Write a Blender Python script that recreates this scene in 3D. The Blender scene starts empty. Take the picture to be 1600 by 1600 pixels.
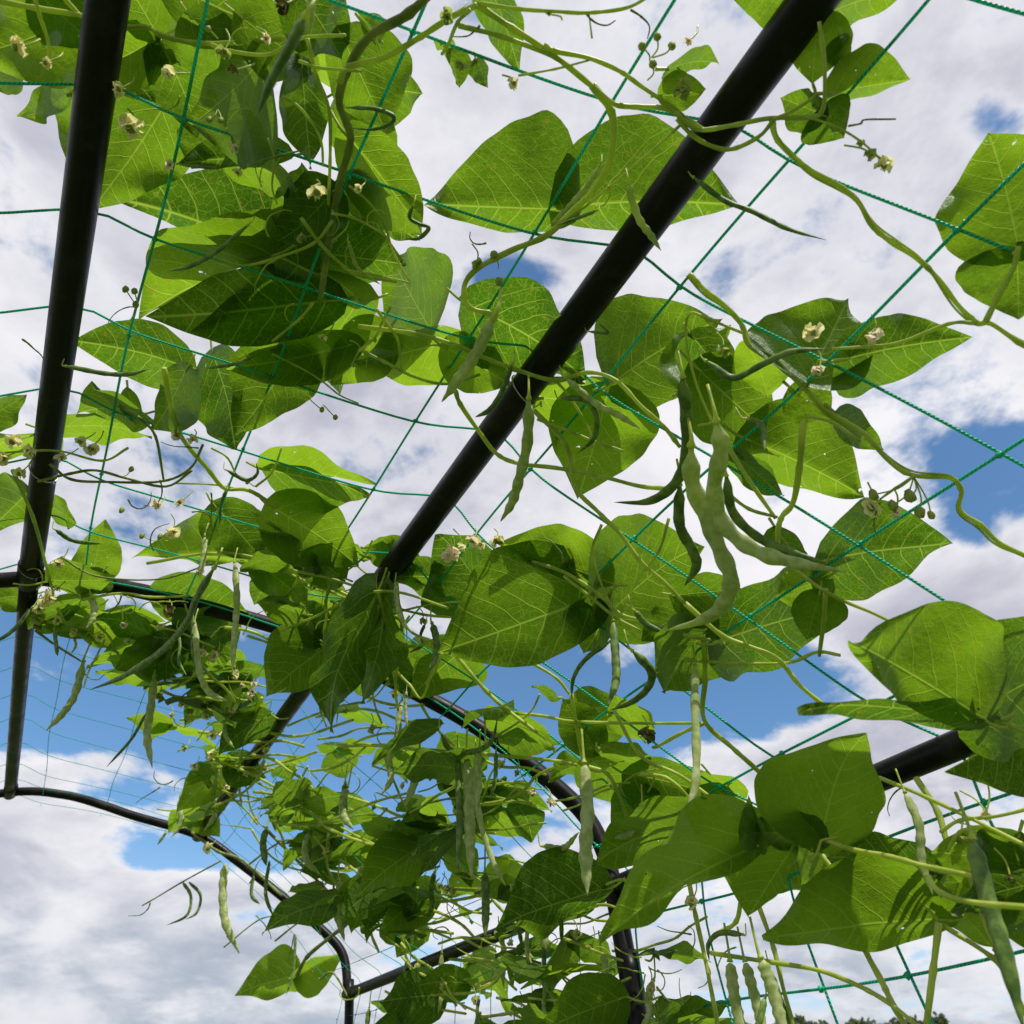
import bpy, bmesh, math, random
from mathutils import Vector, Matrix
random.seed(7)
C = bpy.context.scene
COL = C.collection
R = math.radians

# ------------------------------------------------------------------ camera
F = 1100.0                                  # focal length in units of 1/1600 of the picture width
TH = math.atan((1795 - 800) / F)            # pitch
EYE = Vector((0, 0, 1.5))
FW = Vector((0, math.cos(TH), math.sin(TH)))
UP = Vector((0, -math.sin(TH), math.cos(TH)))
RT = Vector((1, 0, 0))
cd = bpy.data.cameras.new('camera')
cam = bpy.data.objects.new('camera', cd)
COL.objects.link(cam)
cam.location = EYE
cam.rotation_euler = (math.pi / 2 + TH, 0, 0)
cd.sensor_width = 36
cd.lens = 36 * F / 1600
cd.clip_start = 0.02
cd.clip_end = 2000
cd.dof.use_dof = True
cd.dof.focus_distance = 0.78
cd.dof.aperture_fstop = 11
C.camera = cam

# ------------------------------------------------------------------ light
SUN_EL, SUN_AZ = R(57), R(155)              # azimuth clockwise from +Y: behind the camera, to the right
sd = Vector((math.sin(SUN_AZ) * math.cos(SUN_EL), math.cos(SUN_AZ) * math.cos(SUN_EL), math.sin(SUN_EL)))
sl = bpy.data.lights.new('sun', 'SUN')
sl.energy = 5.0
sl.angle = R(0.53)
sl.color = (1.0, 0.95, 0.86)
so = bpy.data.objects.new('sun', sl)
COL.objects.link(so)
so.rotation_euler = (-sd).to_track_quat('-Z', 'Y').to_euler()
C.view_settings.view_transform = 'Standard'
C.view_settings.look = 'None'
C.view_settings.exposure = 0.0
C.view_settings.gamma = 1


def ray(x, y):
    return FW + RT * ((x - 800) / F) - UP * ((y - 800) / F)


def direction(x, y):
    return ray(x, y).normalized()


# ------------------------------------------------------------------ node helpers
class NT:
    def __init__(s, tree):
        s.t = tree
        tree.nodes.clear()

    def n(s, typ, **kw):
        nd = s.t.nodes.new(typ)
        for k, v in kw.items():
            if k.startswith('i_'):
                key = k[2:]
                key = int(key) if key.isdigit() else key.replace('_', ' ')
                nd.inputs[key].default_value = v
            else:
                setattr(nd, k, v)
        return nd

    def l(s, a, b):
        s.t.links.new(a, b)

    def m(s, op, a, b=None, c=None, clamp=False):
        nd = s.t.nodes.new('ShaderNodeMath')
        nd.operation = op
        nd.use_clamp = clamp
        for i, v in enumerate((a, b, c)):
            if v is None:
                continue
            if isinstance(v, (int, float)):
                nd.inputs[i].default_value = v
            else:
                s.l(v, nd.inputs[i])
        return nd.outputs[0]

    def mr(s, v, a, b, c=0.0, d=1.0, smooth=True):
        nd = s.t.nodes.new('ShaderNodeMapRange')
        nd.interpolation_type = 'SMOOTHSTEP' if smooth else 'LINEAR'
        s.l(v, nd.inputs[0])
        for i, q in enumerate((a, b, c, d)):
            nd.inputs[i + 1].default_value = q
        return nd.outputs[0]

    def mix(s, f, a, b, typ='RGBA', blend='MIX'):
        nd = s.t.nodes.new('ShaderNodeMix')
        nd.data_type = typ
        if typ == 'RGBA':
            nd.blend_type = blend
            ia, ib, o = nd.inputs[6], nd.inputs[7], nd.outputs[2]
        else:
            ia, ib, o = nd.inputs[2], nd.inputs[3], nd.outputs[0]
        for q, i in ((f, nd.inputs[0]), (a, ia), (b, ib)):
            if hasattr(q, 'is_linked') or hasattr(q, 'links'):
                s.l(q, i)
            elif isinstance(q, (tuple, list)):
                i.default_value = (*q, 1) if len(q) == 3 else q
            else:
                i.default_value = q
        return o


# ------------------------------------------------------------------ world: broken cloud over a blue sky
w = bpy.data.worlds.new('World')
C.world = w
w.use_nodes = True
N = NT(w.node_tree)
tc = N.n('ShaderNodeTexCoord')
D = tc.outputs['Generated']
sky = N.n('ShaderNodeTexSky', sky_type='NISHITA', sun_disc=False, sun_elevation=SUN_EL, sun_rotation=SUN_AZ,
          air_density=1.0, dust_density=0.6, ozone_density=2.0)
SKY_K = 0.1
sep = N.n('ShaderNodeSeparateXYZ')
N.l(D, sep.inputs[0])
zz = N.m('MAXIMUM', N.m('ADD', sep.outputs[2], 0.24), 0.05)
comb = N.n('ShaderNodeCombineXYZ')
N.l(N.m('DIVIDE', sep.outputs[0], zz), comb.inputs[0])
N.l(N.m('DIVIDE', sep.outputs[1], zz), comb.inputs[1])
N.l(sep.outputs[2], comb.inputs[2])
PL = comb.outputs[0]


def noise(vec, scale, detail, rough, off=(0, 0, 0), dist=0.0):
    mp = N.n('ShaderNodeMapping')
    mp.inputs['Location'].default_value = off
    N.l(vec, mp.inputs[0])
    nz = N.n('ShaderNodeTexNoise')
    nz.inputs['Scale'].default_value = scale
    nz.inputs['Detail'].default_value = detail
    nz.inputs['Roughness'].default_value = rough
    nz.inputs['Distortion'].default_value = dist
    N.l(mp.outputs[0], nz.inputs['Vector'])
    return nz.outputs[0]


n1 = noise(PL, 2.4, 10, 0.6, (3.1, 1.7, 0.0), 0.3)
n2 = noise(PL, 6.5, 10, 0.6, (0.3, 5.7, 0.0), 0.2)
fine = N.m('ADD', N.m('MULTIPLY', N.m('SUBTRACT', n1, 0.5), 1.9), N.m('MULTIPLY', N.m('SUBTRACT', n2, 0.5), 1.5))


def gap(acc, x, y, rx, ry, amp, ang=0):
    """one opening (amp>0) or thickening (amp<0) of the cloud deck, an ellipse round a sky direction"""
    d = direction(x, y)
    a = (direction(x + 60 * math.cos(R(ang)), y + 60 * math.sin(R(ang))) - d).normalized()
    b = d.cross(a)
    k = 1.0 / (ray(x, y).length * F)
    out = None
    for v, r in ((a, rx * k), (b, ry * k)):
        dp = N.n('ShaderNodeVectorMath', operation='DOT_PRODUCT')
        N.l(D, dp.inputs[0])
        dp.inputs[1].default_value = v
        q = N.m('DIVIDE', N.m('SUBTRACT', dp.outputs['Value'], d.dot(v)), r)
        q = N.m('MULTIPLY', q, q)
        out = q if out is None else N.m('ADD', out, q)
    g = N.m('MULTIPLY', N.m('EXPONENT', N.m('MULTIPLY', out, -1.0)), amp)
    # only on this side of the sky
    dp = N.n('ShaderNodeVectorMath', operation='DOT_PRODUCT')
    N.l(D, dp.inputs[0])
    dp.inputs[1].default_value = d
    g = N.m('MULTIPLY', g, N.mr(dp.outputs['Value'], 0.0, 0.4))
    return g if acc is None else N.m('ADD', acc, g)


acc = None
for g in [(250, 1110, 300, 85, 1.15, 12), (560, 1120, 220, 100, 1.1, 5), (840, 1110, 200, 95, 1.2, 8), (1130, 1085, 190, 62, 1.15, -12),
          (30, 960, 130, 45, .5, 0), (1540, 700, 90, 42, .66, -20), (1620, 760, 60, 55, .5, 0), (1520, 820, 45, 35, .6, 40),
          (1545, 185, 60, 36, .5, 20), (800, 425, 60, 34, .62, 0), (300, 1335, 130, 34, .7, -8), (170, 1250, 200, 24, .3, 4),
          (640, 1330, 130, 70, .75, 0), (420, 1240, 120, 60, .4, 0), (420, 1430, 80, 25, .2, 0), (60, 1500, 300, 70, -.4, 0),
          (1200, 1040, 80, 30, .5, 0), (1240, 1580, 260, 35, .25, 0), (700, 1500, 200, 60, .35, 0), (50, 1130, 90, 60, .5, 10),
          (1180, 1230, 170, 55, -.7, -15), (120, 1400, 220, 50, -.5, 0), (1480, 960, 180, 60, -.5, -10), (60, 1060, 60, 25, -.6, 0)]:
    acc = gap(acc, *g)
cover = N.m('ADD', N.m('SUBTRACT', 0.42, acc), N.m('MULTIPLY', fine, 0.95))
mask = N.mr(cover, -0.10, 0.27)
# cloud brightness: white puffs and greyer bellies
n3 = noise(PL, 1.7, 7, 0.55, (7.0, 2.0, 1.0), 0.4)
n4 = noise(PL, 5.0, 7, 0.55, (1.0, 9.0, 1.0), 0.3)
sh = N.m('ADD', N.m('MULTIPLY', n3, 0.68), N.m('MULTIPLY', n4, 0.32))
bel = N.mr(sh, 0.38, 0.62)
low = N.mr(sep.outputs[2], 0.05, 0.33)
hor = N.mr(sep.outputs[2], 0.0, 0.30)
cl = N.mix(bel, (0.50, 0.505, 0.60), (.93, .915, .955))
clow = N.mix(bel, (0.40, 0.48, 0.58), (0.80, 0.81, 0.86))
cl = N.mix(low, clow, cl)
cl = N.mix(N.m('MULTIPLY', N.mr(cover, .05, .55), .0), cl, cl)
cl = N.mix(N.m('MULTIPLY', N.m('SUBTRACT', 1.0, N.mr(cover, .12, .6)), .55), cl, (.95, .95, .98))
cl = N.mix(1.0, cl, (1 / SKY_K, 1 / SKY_K, 1 / SKY_K), blend='MULTIPLY')
blue = N.mix(1.0, sky.outputs[0], (1.12, 1.5, 1.66), blend='MULTIPLY')
mask = N.m('MAXIMUM', mask, N.m('MULTIPLY', N.m('SUBTRACT', 1.0, hor), .8))
col = N.mix(mask, blue, cl)
bg = N.n('ShaderNodeBackground')
bg.inputs[1].default_value = SKY_K
N.l(col, bg.inputs[0])
ow = N.n('ShaderNodeOutputWorld')
N.l(bg.outputs[0], ow.inputs[0])


# ------------------------------------------------------------------ materials
def material(name):
    m = bpy.data.materials.new(name)
    m.use_nodes = True
    t = NT(m.node_tree)
    o = t.n('ShaderNodeOutputMaterial')
    return m, t, o


def leaf_material():
    m, t, o = material('leaf')
    uv = t.n('ShaderNodeUVMap')
    sp = t.n('ShaderNodeSeparateXYZ')
    t.l(uv.outputs[0], sp.inputs[0])
    nz = t.n('ShaderNodeTexNoise')
    nz.inputs['Scale'].default_value = 5
    t.l(uv.outputs[0], nz.inputs['Vector'])
    wob = t.m('MULTIPLY', t.m('SUBTRACT', nz.outputs[0], .5), .05)
    U = sp.outputs[0]
    V = t.m('ABSOLUTE', sp.outputs[1])
    s = t.m('SUBTRACT', U, t.m('MULTIPLY', V, 0.62))
    s = t.m('SUBTRACT', s, t.m('MULTIPLY', t.m('MULTIPLY', V, V), 0.9))
    s = t.m('ADD', s, wob)
    per = 0.15
    fr = t.m('FRACT', t.m('ADD', t.m('DIVIDE', s, per), 20.5))
    dist = t.m('MULTIPLY', t.m('ABSOLUTE', t.m('SUBTRACT', fr, .5)), per)
    wd = t.mr(V, 0.0, 0.45, 0.0085, 0.0035, False)
    vein = t.m('SUBTRACT', 1.0, t.m('DIVIDE', dist, wd), clamp=True)
    mid = t.m('SUBTRACT', 1.0, t.m('DIVIDE', V, 0.012), clamp=True)
    vein = t.m('MULTIPLY', vein, t.mr(s, -0.10, -0.02))
    vo = t.n('ShaderNodeTexVoronoi', feature='DISTANCE_TO_EDGE')
    vo.inputs['Scale'].default_value = 21
    t.l(uv.outputs[0], vo.inputs['Vector'])
    ter = t.m('SUBTRACT', 1.0, t.m('DIVIDE', vo.outputs['Distance'], 0.055), clamp=True)
    v2 = t.n('ShaderNodeTexVoronoi', feature='DISTANCE_TO_EDGE')
    v2.inputs['Scale'].default_value = 62
    t.l(uv.outputs[0], v2.inputs['Vector'])
    qua = t.m('SUBTRACT', 1.0, t.m('DIVIDE', v2.outputs['Distance'], 0.09), clamp=True)
    allv = t.m('MAXIMUM', t.m('MAXIMUM', vein, mid), t.m('ADD', t.m('MULTIPLY', ter, .36), t.m('MULTIPLY', qua, .2)))
    # tone from plant to plant and blotches on the blade
    oi = t.n('ShaderNodeObjectInfo')
    no = t.n('ShaderNodeTexNoise')
    no.inputs['Scale'].default_value = 3.2
    no.inputs['Detail'].default_value = 5
    ad = t.n('ShaderNodeVectorMath', operation='ADD')
    t.l(uv.outputs[0], ad.inputs[0])
    cr = t.n('ShaderNodeCombineXYZ')
    t.l(t.m('MULTIPLY', oi.outputs['Random'], 37.0), cr.inputs[0])
    t.l(cr.outputs[0], ad.inputs[1])
    t.l(ad.outputs[0], no.inputs['Vector'])
    tone = t.m('ADD', t.m('MULTIPLY', oi.outputs['Random'], .7), t.m('MULTIPLY', no.outputs[0], .5))
    tone = t.mr(tone, .15, 1.05, smooth=False)
    tcol = t.mix(tone, (.028, .115, .003), (.26, .455, .012))
    tcol = t.mix(t.m('MULTIPLY', allv, .68), tcol, (.46, .62, .07))
    # sparse yellowed and brown specks
    ns = t.n('ShaderNodeTexNoise')
    ns.inputs['Scale'].default_value = 16
    t.l(ad.outputs[0], ns.inputs['Vector'])
    spk = t.mr(ns.outputs[0], .64, .72)
    tcol = t.mix(t.m('MULTIPLY', spk, .5), tcol, (.35, .25, .03))
    dcol = t.mix(tone, (.030, .080, .006), (.085, .16, .014))
    dcol = t.mix(t.m('MULTIPLY', allv, .5), dcol, (.30, .40, .12))
    geo = t.n('ShaderNodeNewGeometry')
    bump = t.n('ShaderNodeBump')
    bump.inputs['Strength'].default_value = .55
    bump.inputs['Distance'].default_value = .0012
    n5 = t.n('ShaderNodeTexNoise')
    n5.inputs['Scale'].default_value = 9
    t.l(uv.outputs[0], n5.inputs['Vector'])
    t.l(t.m('ADD', t.m('MULTIPLY', allv, .8), t.m('MULTIPLY', n5.outputs[0], 2.5)), bump.inputs['Height'])
    df = t.n('ShaderNodeBsdfDiffuse')
    tr = t.n('ShaderNodeBsdfTranslucent')
    t.l(dcol, df.inputs[0])
    t.l(tcol, tr.inputs[0])
    t.l(bump.outputs[0], df.inputs['Normal'])
    t.l(bump.outputs[0], tr.inputs['Normal'])
    ms = t.n('ShaderNodeMixShader')
    ms.inputs[0].default_value = .62
    t.l(df.outputs[0], ms.inputs[1])
    t.l(tr.outputs[0], ms.inputs[2])
    gl = t.n('ShaderNodeBsdfGlossy')
    gl.inputs['Roughness'].default_value = .5
    gl.inputs[0].default_value = (.8, .85, .75, 1)
    t.l(bump.outputs[0], gl.inputs['Normal'])
    fz = t.n('ShaderNodeFresnel')
    fz.inputs[0].default_value = 1.35
    m2 = t.n('ShaderNodeMixShader')
    t.l(t.m('MULTIPLY', fz.outputs[0], .10), m2.inputs[0])
    t.l(ms.outputs[0], m2.inputs[1])
    t.l(gl.outputs[0], m2.inputs[2])
    nh_ = t.n('ShaderNodeTexNoise')
    nh_.inputs['Scale'].default_value = 11
    nh_.inputs['Detail'].default_value = 2
    t.l(ad.outputs[0], nh_.inputs['Vector'])
    hole = t.m('MULTIPLY', t.m('GREATER_THAN', nh_.outputs[0], .735), t.m('GREATER_THAN', oi.outputs['Random'], .55))
    tp = t.n('ShaderNodeBsdfTransparent')
    m3 = t.n('ShaderNodeMixShader')
    t.l(hole, m3.inputs[0])
    t.l(m2.outputs[0], m3.inputs[1])
    t.l(tp.outputs[0], m3.inputs[2])
    t.l(m3.outputs[0], o.inputs[0])
    return m


def simple(name, c1, c2, rough=.5, scale=60, spec=.5, bump=0, detail=4, translucent=None, metallic=0):
    m, t, o = material(name)
    tcx = t.n('ShaderNodeTexCoord')
    nz = t.n('ShaderNodeTexNoise')
    nz.inputs['Scale'].default_value = scale
    nz.inputs['Detail'].default_value = detail
    t.l(tcx.outputs['Object'], nz.inputs['Vector'])
    f = t.mr(nz.outputs[0], .35, .65)
    c = t.mix(f, c1, c2)
    p = t.n('ShaderNodeBsdfPrincipled')
    t.l(c, p.inputs['Base Color'])
    p.inputs['Roughness'].default_value = rough
    p.inputs['Specular IOR Level'].default_value = spec
    p.inputs['Metallic'].default_value = metallic
    if bump:
        b = t.n('ShaderNodeBump')
        b.inputs['Strength'].default_value = bump
        b.inputs['Distance'].default_value = .001
        t.l(nz.outputs[0], b.inputs['Height'])
        t.l(b.outputs[0], p.inputs['Normal'])
    out = p.outputs[0]
    if translucent:
        tr = t.n('ShaderNodeBsdfTranslucent')
        tr.inputs[0].default_value = (*translucent, 1)
        ms = t.n('ShaderNodeMixShader')
        ms.inputs[0].default_value = .45
        t.l(out, ms.inputs[1])
        t.l(tr.outputs[0], ms.inputs[2])
        out = ms.outputs[0]
    t.l(out, o.inputs[0])
    return m


def pipe_material():
    m, t, o = material('black coated steel')
    tcx = t.n('ShaderNodeTexCoord')
    nz = t.n('ShaderNodeTexNoise')
    nz.inputs['Scale'].default_value = 24
    nz.inputs['Detail'].default_value = 9
    nz.inputs['Roughness'].default_value = .7
    t.l(tcx.outputs['Object'], nz.inputs['Vector'])
    n2 = t.n('ShaderNodeTexNoise')
    n2.inputs['Scale'].default_value = 420
    n2.inputs['Detail'].default_value = 3
    t.l(tcx.outputs['Object'], n2.inputs['Vector'])
    dust = t.m('MULTIPLY', t.mr(nz.outputs[0], .48, .75), .7)
    sc_ = t.mr(n2.outputs[0], .68, .74)
    dust = t.m('MAXIMUM', dust, t.m('MULTIPLY', sc_, .5))
    c = t.mix(dust, (.003, .003, .0035), (.032, .027, .024))
    p = t.n('ShaderNodeBsdfPrincipled')
    t.l(c, p.inputs['Base Color'])
    t.l(t.mr(nz.outputs[0], .3, .7, .30, .52), p.inputs['Roughness'])
    p.inputs['Specular IOR Level'].default_value = .2
    b = t.n('ShaderNodeBump')
    b.inputs['Strength'].default_value = .15
    b.inputs['Distance'].default_value = .0006
    t.l(n2.outputs[0], b.inputs['Height'])
    t.l(b.outputs[0], p.inputs['Normal'])
    t.l(p.outputs[0], o.inputs[0])
    return m


def cord_material():
    m, t, o = material('green twine')
    uv = t.n('ShaderNodeUVMap')
    sp = t.n('ShaderNodeSeparateXYZ')
    t.l(uv.outputs[0], sp.inputs[0])
    tw = t.m('SINE', t.m('ADD', t.m('MULTIPLY', sp.outputs[0], 1900.0), t.m('MULTIPLY', sp.outputs[1], 12.566)))
    f = t.mr(tw, -.8, .6)
    c = t.mix(f, (.0, .46, .28), (.03, .85, .55))
    p = t.n('ShaderNodeBsdfPrincipled')
    t.l(c, p.inputs['Base Color'])
    p.inputs['Roughness'].default_value = .4
    b = t.n('ShaderNodeBump')
    b.inputs['Distance'].default_value = .0006
    t.l(tw, b.inputs['Height'])
    t.l(b.outputs[0], p.inputs['Normal'])
    tr = t.n('ShaderNodeBsdfTranslucent')
    tr.inputs[0].default_value = (.02, .62, .42, 1)
    ms = t.n('ShaderNodeMixShader')
    ms.inputs[0].default_value = .4
    t.l(p.outputs[0], ms.inputs[1])
    t.l(tr.outputs[0], ms.inputs[2])
    t.l(ms.outputs[0], o.inputs[0])
    return m


M_LEAF = leaf_material()
M_PIPE = pipe_material()
M_CORD = cord_material()
M_STEM = simple('stem', (.36, .45, .06), (.66, .73, .16), .42, 40, .5, .25, translucent=(.5, .62, .1))
M_STEMD = simple('woody stem', (.12, .16, .035), (.24, .27, .06), .6, 50, .3, .3)
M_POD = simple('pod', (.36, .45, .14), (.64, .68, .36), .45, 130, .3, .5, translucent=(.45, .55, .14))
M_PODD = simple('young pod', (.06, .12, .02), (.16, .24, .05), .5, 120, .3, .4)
M_DRY = simple('withered flower', (.10, .09, .035), (.26, .20, .07), .8, 120, .2, .2)
M_FLOW = simple('petal', (.80, .72, .30), (.84, .79, .48), .6, 90, .3, .2, translucent=(.9, .85, .45))
M_PINK = simple('faded petal', (.80, .66, .48), (.84, .76, .56), .6, 90, .3, .2, translucent=(.9, .78, .55))
M_BUD = simple('bud', (.20, .27, .06), (.40, .45, .14), .55, 120, .3, .2, translucent=(.5, .6, .12))
M_WIRE = simple('tie wire', (.35, .36, .38), (.45, .46, .47), .35, 200, .5, 0, metallic=.8)
M_GRASS = simple('grass', (.045, .085, .02), (.10, .13, .04), .9, 3, .2, .5)
M_BARK = simple('bark', (.07, .055, .04), (.16, .13, .1), .9, 12, .2, .6)
M_TREE = simple('tree foliage', (.07, .085, .055), (.12, .14, .08), .7, 1.5, .3, 0, translucent=(.10, .16, .03))  # foliage colour lightened and greyed to stand in for distance haze


# ------------------------------------------------------------------ object helpers
def tag(o, label, cat, group=None, kind=None):
    o['label'] = label
    o['category'] = cat
    if group:
        o['group'] = group
    if kind:
        o['kind'] = kind


def empty(name, loc, label=None, cat=None, group=None):
    o = bpy.data.objects.new(name, None)
    COL.objects.link(o)
    o.location = loc
    o.empty_display_size = .05
    if label:
        tag(o, label, cat, group)
    return o


ORG = {}


def part(name, verts, faces, mat, parent=None, uvs=None, smooth=True, origin=None):
    """verts in world space"""
    org = Vector(origin) if origin is not None else Vector(verts[0])
    me = bpy.data.meshes.new(name)
    me.from_pydata([tuple(v - org) for v in verts], [], faces)
    if uvs is not None:
        ul = me.uv_layers.new(name='UVMap')
        for lp in me.loops:
            ul.data[lp.index].uv = uvs[lp.vertex_index]
    if smooth:
        me.polygons.foreach_set('use_smooth', [True] * len(me.polygons))
    me.materials.append(mat)
    o = bpy.data.objects.new(name, me)
    COL.objects.link(o)
    po = ORG.get(parent.name, Vector((0, 0, 0))) if parent else Vector((0, 0, 0))
    if parent:
        o.parent = parent
    o.location = org - po
    ORG[o.name] = org
    return o


def thing(name, loc, label, cat, group=None):
    o = empty(name, loc, label, cat, group)
    ORG[o.name] = Vector(loc)
    return o


def spline(pts, n=6):
    """Catmull-Rom through the points"""
    if len(pts) < 3:
        a, b = pts[0], pts[-1]
        return [a.lerp(b, i / n) for i in range(n + 1)]
    P = [pts[0] * 2 - pts[1]] + list(pts) + [pts[-1] * 2 - pts[-2]]
    out = []
    for i in range(1, len(P) - 2):
        for k in range(n):
            t = k / n
            a, b, c, d = P[i - 1:i + 3]
            out.append(.5 * ((2 * b) + (c - a) * t + (2 * a - 5 * b + 4 * c - d) * t * t + (3 * b - a - 3 * c + d) * t ** 3))
    out.append(pts[-1].copy())
    return out


def tube(path, rad, sides=8, flat=1.0, flatdir=None, cap=True):
    """rad: list or number. Returns verts, faces, uvs"""
    n = len(path)
    if not isinstance(rad, (list, tuple)):
        rad = [rad] * n
    V, Fc, UV = [], [], []
    nrm = None
    dist = 0
    for i, p in enumerate(path):
        tg = (path[min(i + 1, n - 1)] - path[max(i - 1, 0)])
        if tg.length < 1e-9:
            tg = Vector((0, 0, 1))
        tg.normalize()
        if nrm is None:
            ref = flatdir if flatdir is not None else Vector((0.31, .2, .93))
            nrm = ref - tg * ref.dot(tg)
            if nrm.length < 1e-3:
                nrm = tg.orthogonal()
        nrm = nrm - tg * nrm.dot(tg)
        nrm.normalize()
        bn = tg.cross(nrm)
        if i:
            dist += (p - path[i - 1]).length
        for k in range(sides):
            a = 2 * math.pi * k / sides
            V.append(p + (nrm * math.cos(a) * flat + bn * math.sin(a)) * rad[i])
            UV.append((dist, k / sides))
    for i in range(n - 1):
        for k in range(sides):
            a = i * sides + k
            b = i * sides + (k + 1) % sides
            Fc.append((a, b, b + sides, a + sides))
    if cap:
        Fc.append(tuple(range(sides))[::-1])
        Fc.append(tuple(range((n - 1) * sides, n * sides)))
    return V, Fc, UV


class MB:
    def __init__(s):
        s.v, s.f, s.u = [], [], []

    def add(s, vfu):
        o = len(s.v)
        s.v += vfu[0]
        s.f += [tuple(i + o for i in f) for f in vfu[1]]
        s.u += vfu[2] if len(vfu) > 2 else [(0, 0)] * len(vfu[0])

    def build(s, name, mat, parent=None, smooth=True, origin=None):
        return part(name, s.v, s.f, mat, parent, s.u, smooth, origin)


def blob(c, r, seed=0, squash=(1, 1, 1), rough=.25, seg=8, rings=6):
    rn = random.Random(seed)
    V, Fc = [], []
    ph = [rn.uniform(0, 6.28) for _ in range(4)]
    for i in range(rings + 1):
        th = math.pi * i / rings
        for k in range(seg):
            a = 2 * math.pi * k / seg
            q = 1 + rough * (math.sin(3 * a + ph[0] + 2 * th) * .5 + math.sin(2 * th * 2 + ph[1]) * .5 + math.sin(5 * a + ph[2]) * .3)
            V.append(c + Vector((math.sin(th) * math.cos(a) * squash[0], math.sin(th) * math.sin(a) * squash[1], math.cos(th) * squash[2])) * r * q)
    for i in range(rings):
        for k in range(seg):
            Fc.append((i * seg + k, i * seg + (k + 1) % seg, (i + 1) * seg + (k + 1) % seg, (i + 1) * seg + k))
    return V, Fc


# ------------------------------------------------------------------ trellis geometry
SC = .65
J = [EYE + ray(*p) * (z * SC) for p, z in (((46, 904), 1.63), ((518, 1016), 1.669), ((962, 1387), 1.38))]
T1 = direction(-78, 1822)                   # run of the near bay
T2 = direction(-33, 1782)                   # run of the far bay
BAY = 1.0 * SC / T2.dot(FW)
HN = (J[1] - J[0]).cross(J[2] - J[0]).normalized()     # normal of the hoop plane


def on_plane(x, y, p0, n):
    r = ray(x, y)
    return EYE + r * ((p0 - EYE).dot(n) / r.dot(n))


A2px = [(46, 904), (101, 909), (202, 920), (304, 945), (400, 970), (470, 993), (581, 1047), (650, 1082), (732, 1127), (800, 1175), (867, 1227), (915, 1275),
        (944, 1330), (958, 1387), (970, 1450), (984, 1532), (997, 1600)]
A3px = [(16, 1238), (100, 1242), (160, 1258), (210, 1275), (310, 1305), (370, 1345), (440, 1400), (500, 1450), (535, 1490), (543, 1545), (545, 1600)]
hoop2 = [on_plane(x, y, J[0], HN) for x, y in A2px]
J3 = [j + T2 * BAY for j in J]
hoop3 = [on_plane(x, y, J3[0], HN) for x, y in A3px]


def complete_hoop(h):
    """carry the right leg to the ground and mirror it for the left side"""
    leg = (h[-1] - h[-3]).normalized()
    leg = (leg * .45 + Vector((0, 0, -1)) * .55).normalized()
    last = h[-1]
    h = list(h)
    q = last + leg * ((last.z * .5) / -leg.z)
    h += [q, Vector((q.x, q.y, -.15)) + (q - last) * .2]
    apex = max(range(len(h)), key=lambda i: h[i].z)
    ap = h[apex]
    hz = Vector((HN.y, -HN.x, 0)).normalized()
    left = []
    for p in h[apex + 1:]:
        d = p - ap
        m = p - hz * (2 * d.dot(hz))
        if (m - ap).dot(hz) < (h[0] - ap).dot(hz) - .06:
            m.z = min(m.z, h[0].z - .01)
            left.append(m)
    return left[::-1] + h


H2 = complete_hoop(hoop2)
H3 = complete_hoop(hoop3)
H1 = [p - T1 * 1.2 for p in H2]
LEG = (hoop2[-1] - hoop2[-4]).normalized()
E12, E23 = J[1] - J[0], J[2] - J[1]
WALL = Vector((LEG.x, LEG.y, LEG.z))
hzl = Vector((HN.y, -HN.x, 0)).normalized()
E01 = (-E12.normalized() * .72 + Vector((0, 0, -1)) * .35).normalized()


def solve(a, d1, d2, r):
    Mx = Matrix(((d1.x, d2.x, -r.x), (d1.y, d2.y, -r.y), (d1.z, d2.z, -r.z)))
    try:
        return Mx.inverted() @ (EYE - a)
    except ValueError:
        return None


ZMAX = (J3[2] - EYE).dot(FW) * 1.12


def sdepth(x, y):
    """depth along the view axis of the netting seen through this pixel"""
    r = ray(x, y)
    for a, e, lo, hi in ((J[0], E12, 0, 1), (J[1], E23, 0, 1), (J[0], E01, 0, 9), (J[2], WALL, 0, 9)):
        for tt, near in ((T1, True), (T2, False)):
            q = solve(a, tt, e, r)
            if q is None:
                continue
            if lo <= q[1] <= hi and q[2] > .2 and ((near and -1.6 < q[0] <= 0) or (not near and q[0] > 0)):
                return min(q[2], ZMAX)
    return ZMAX


def at(x, y, k=1.0):
    return EYE + ray(x, y) * (sdepth(x, y) * k)


def depth_of(p):
    return (p - EYE).dot(FW)


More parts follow.
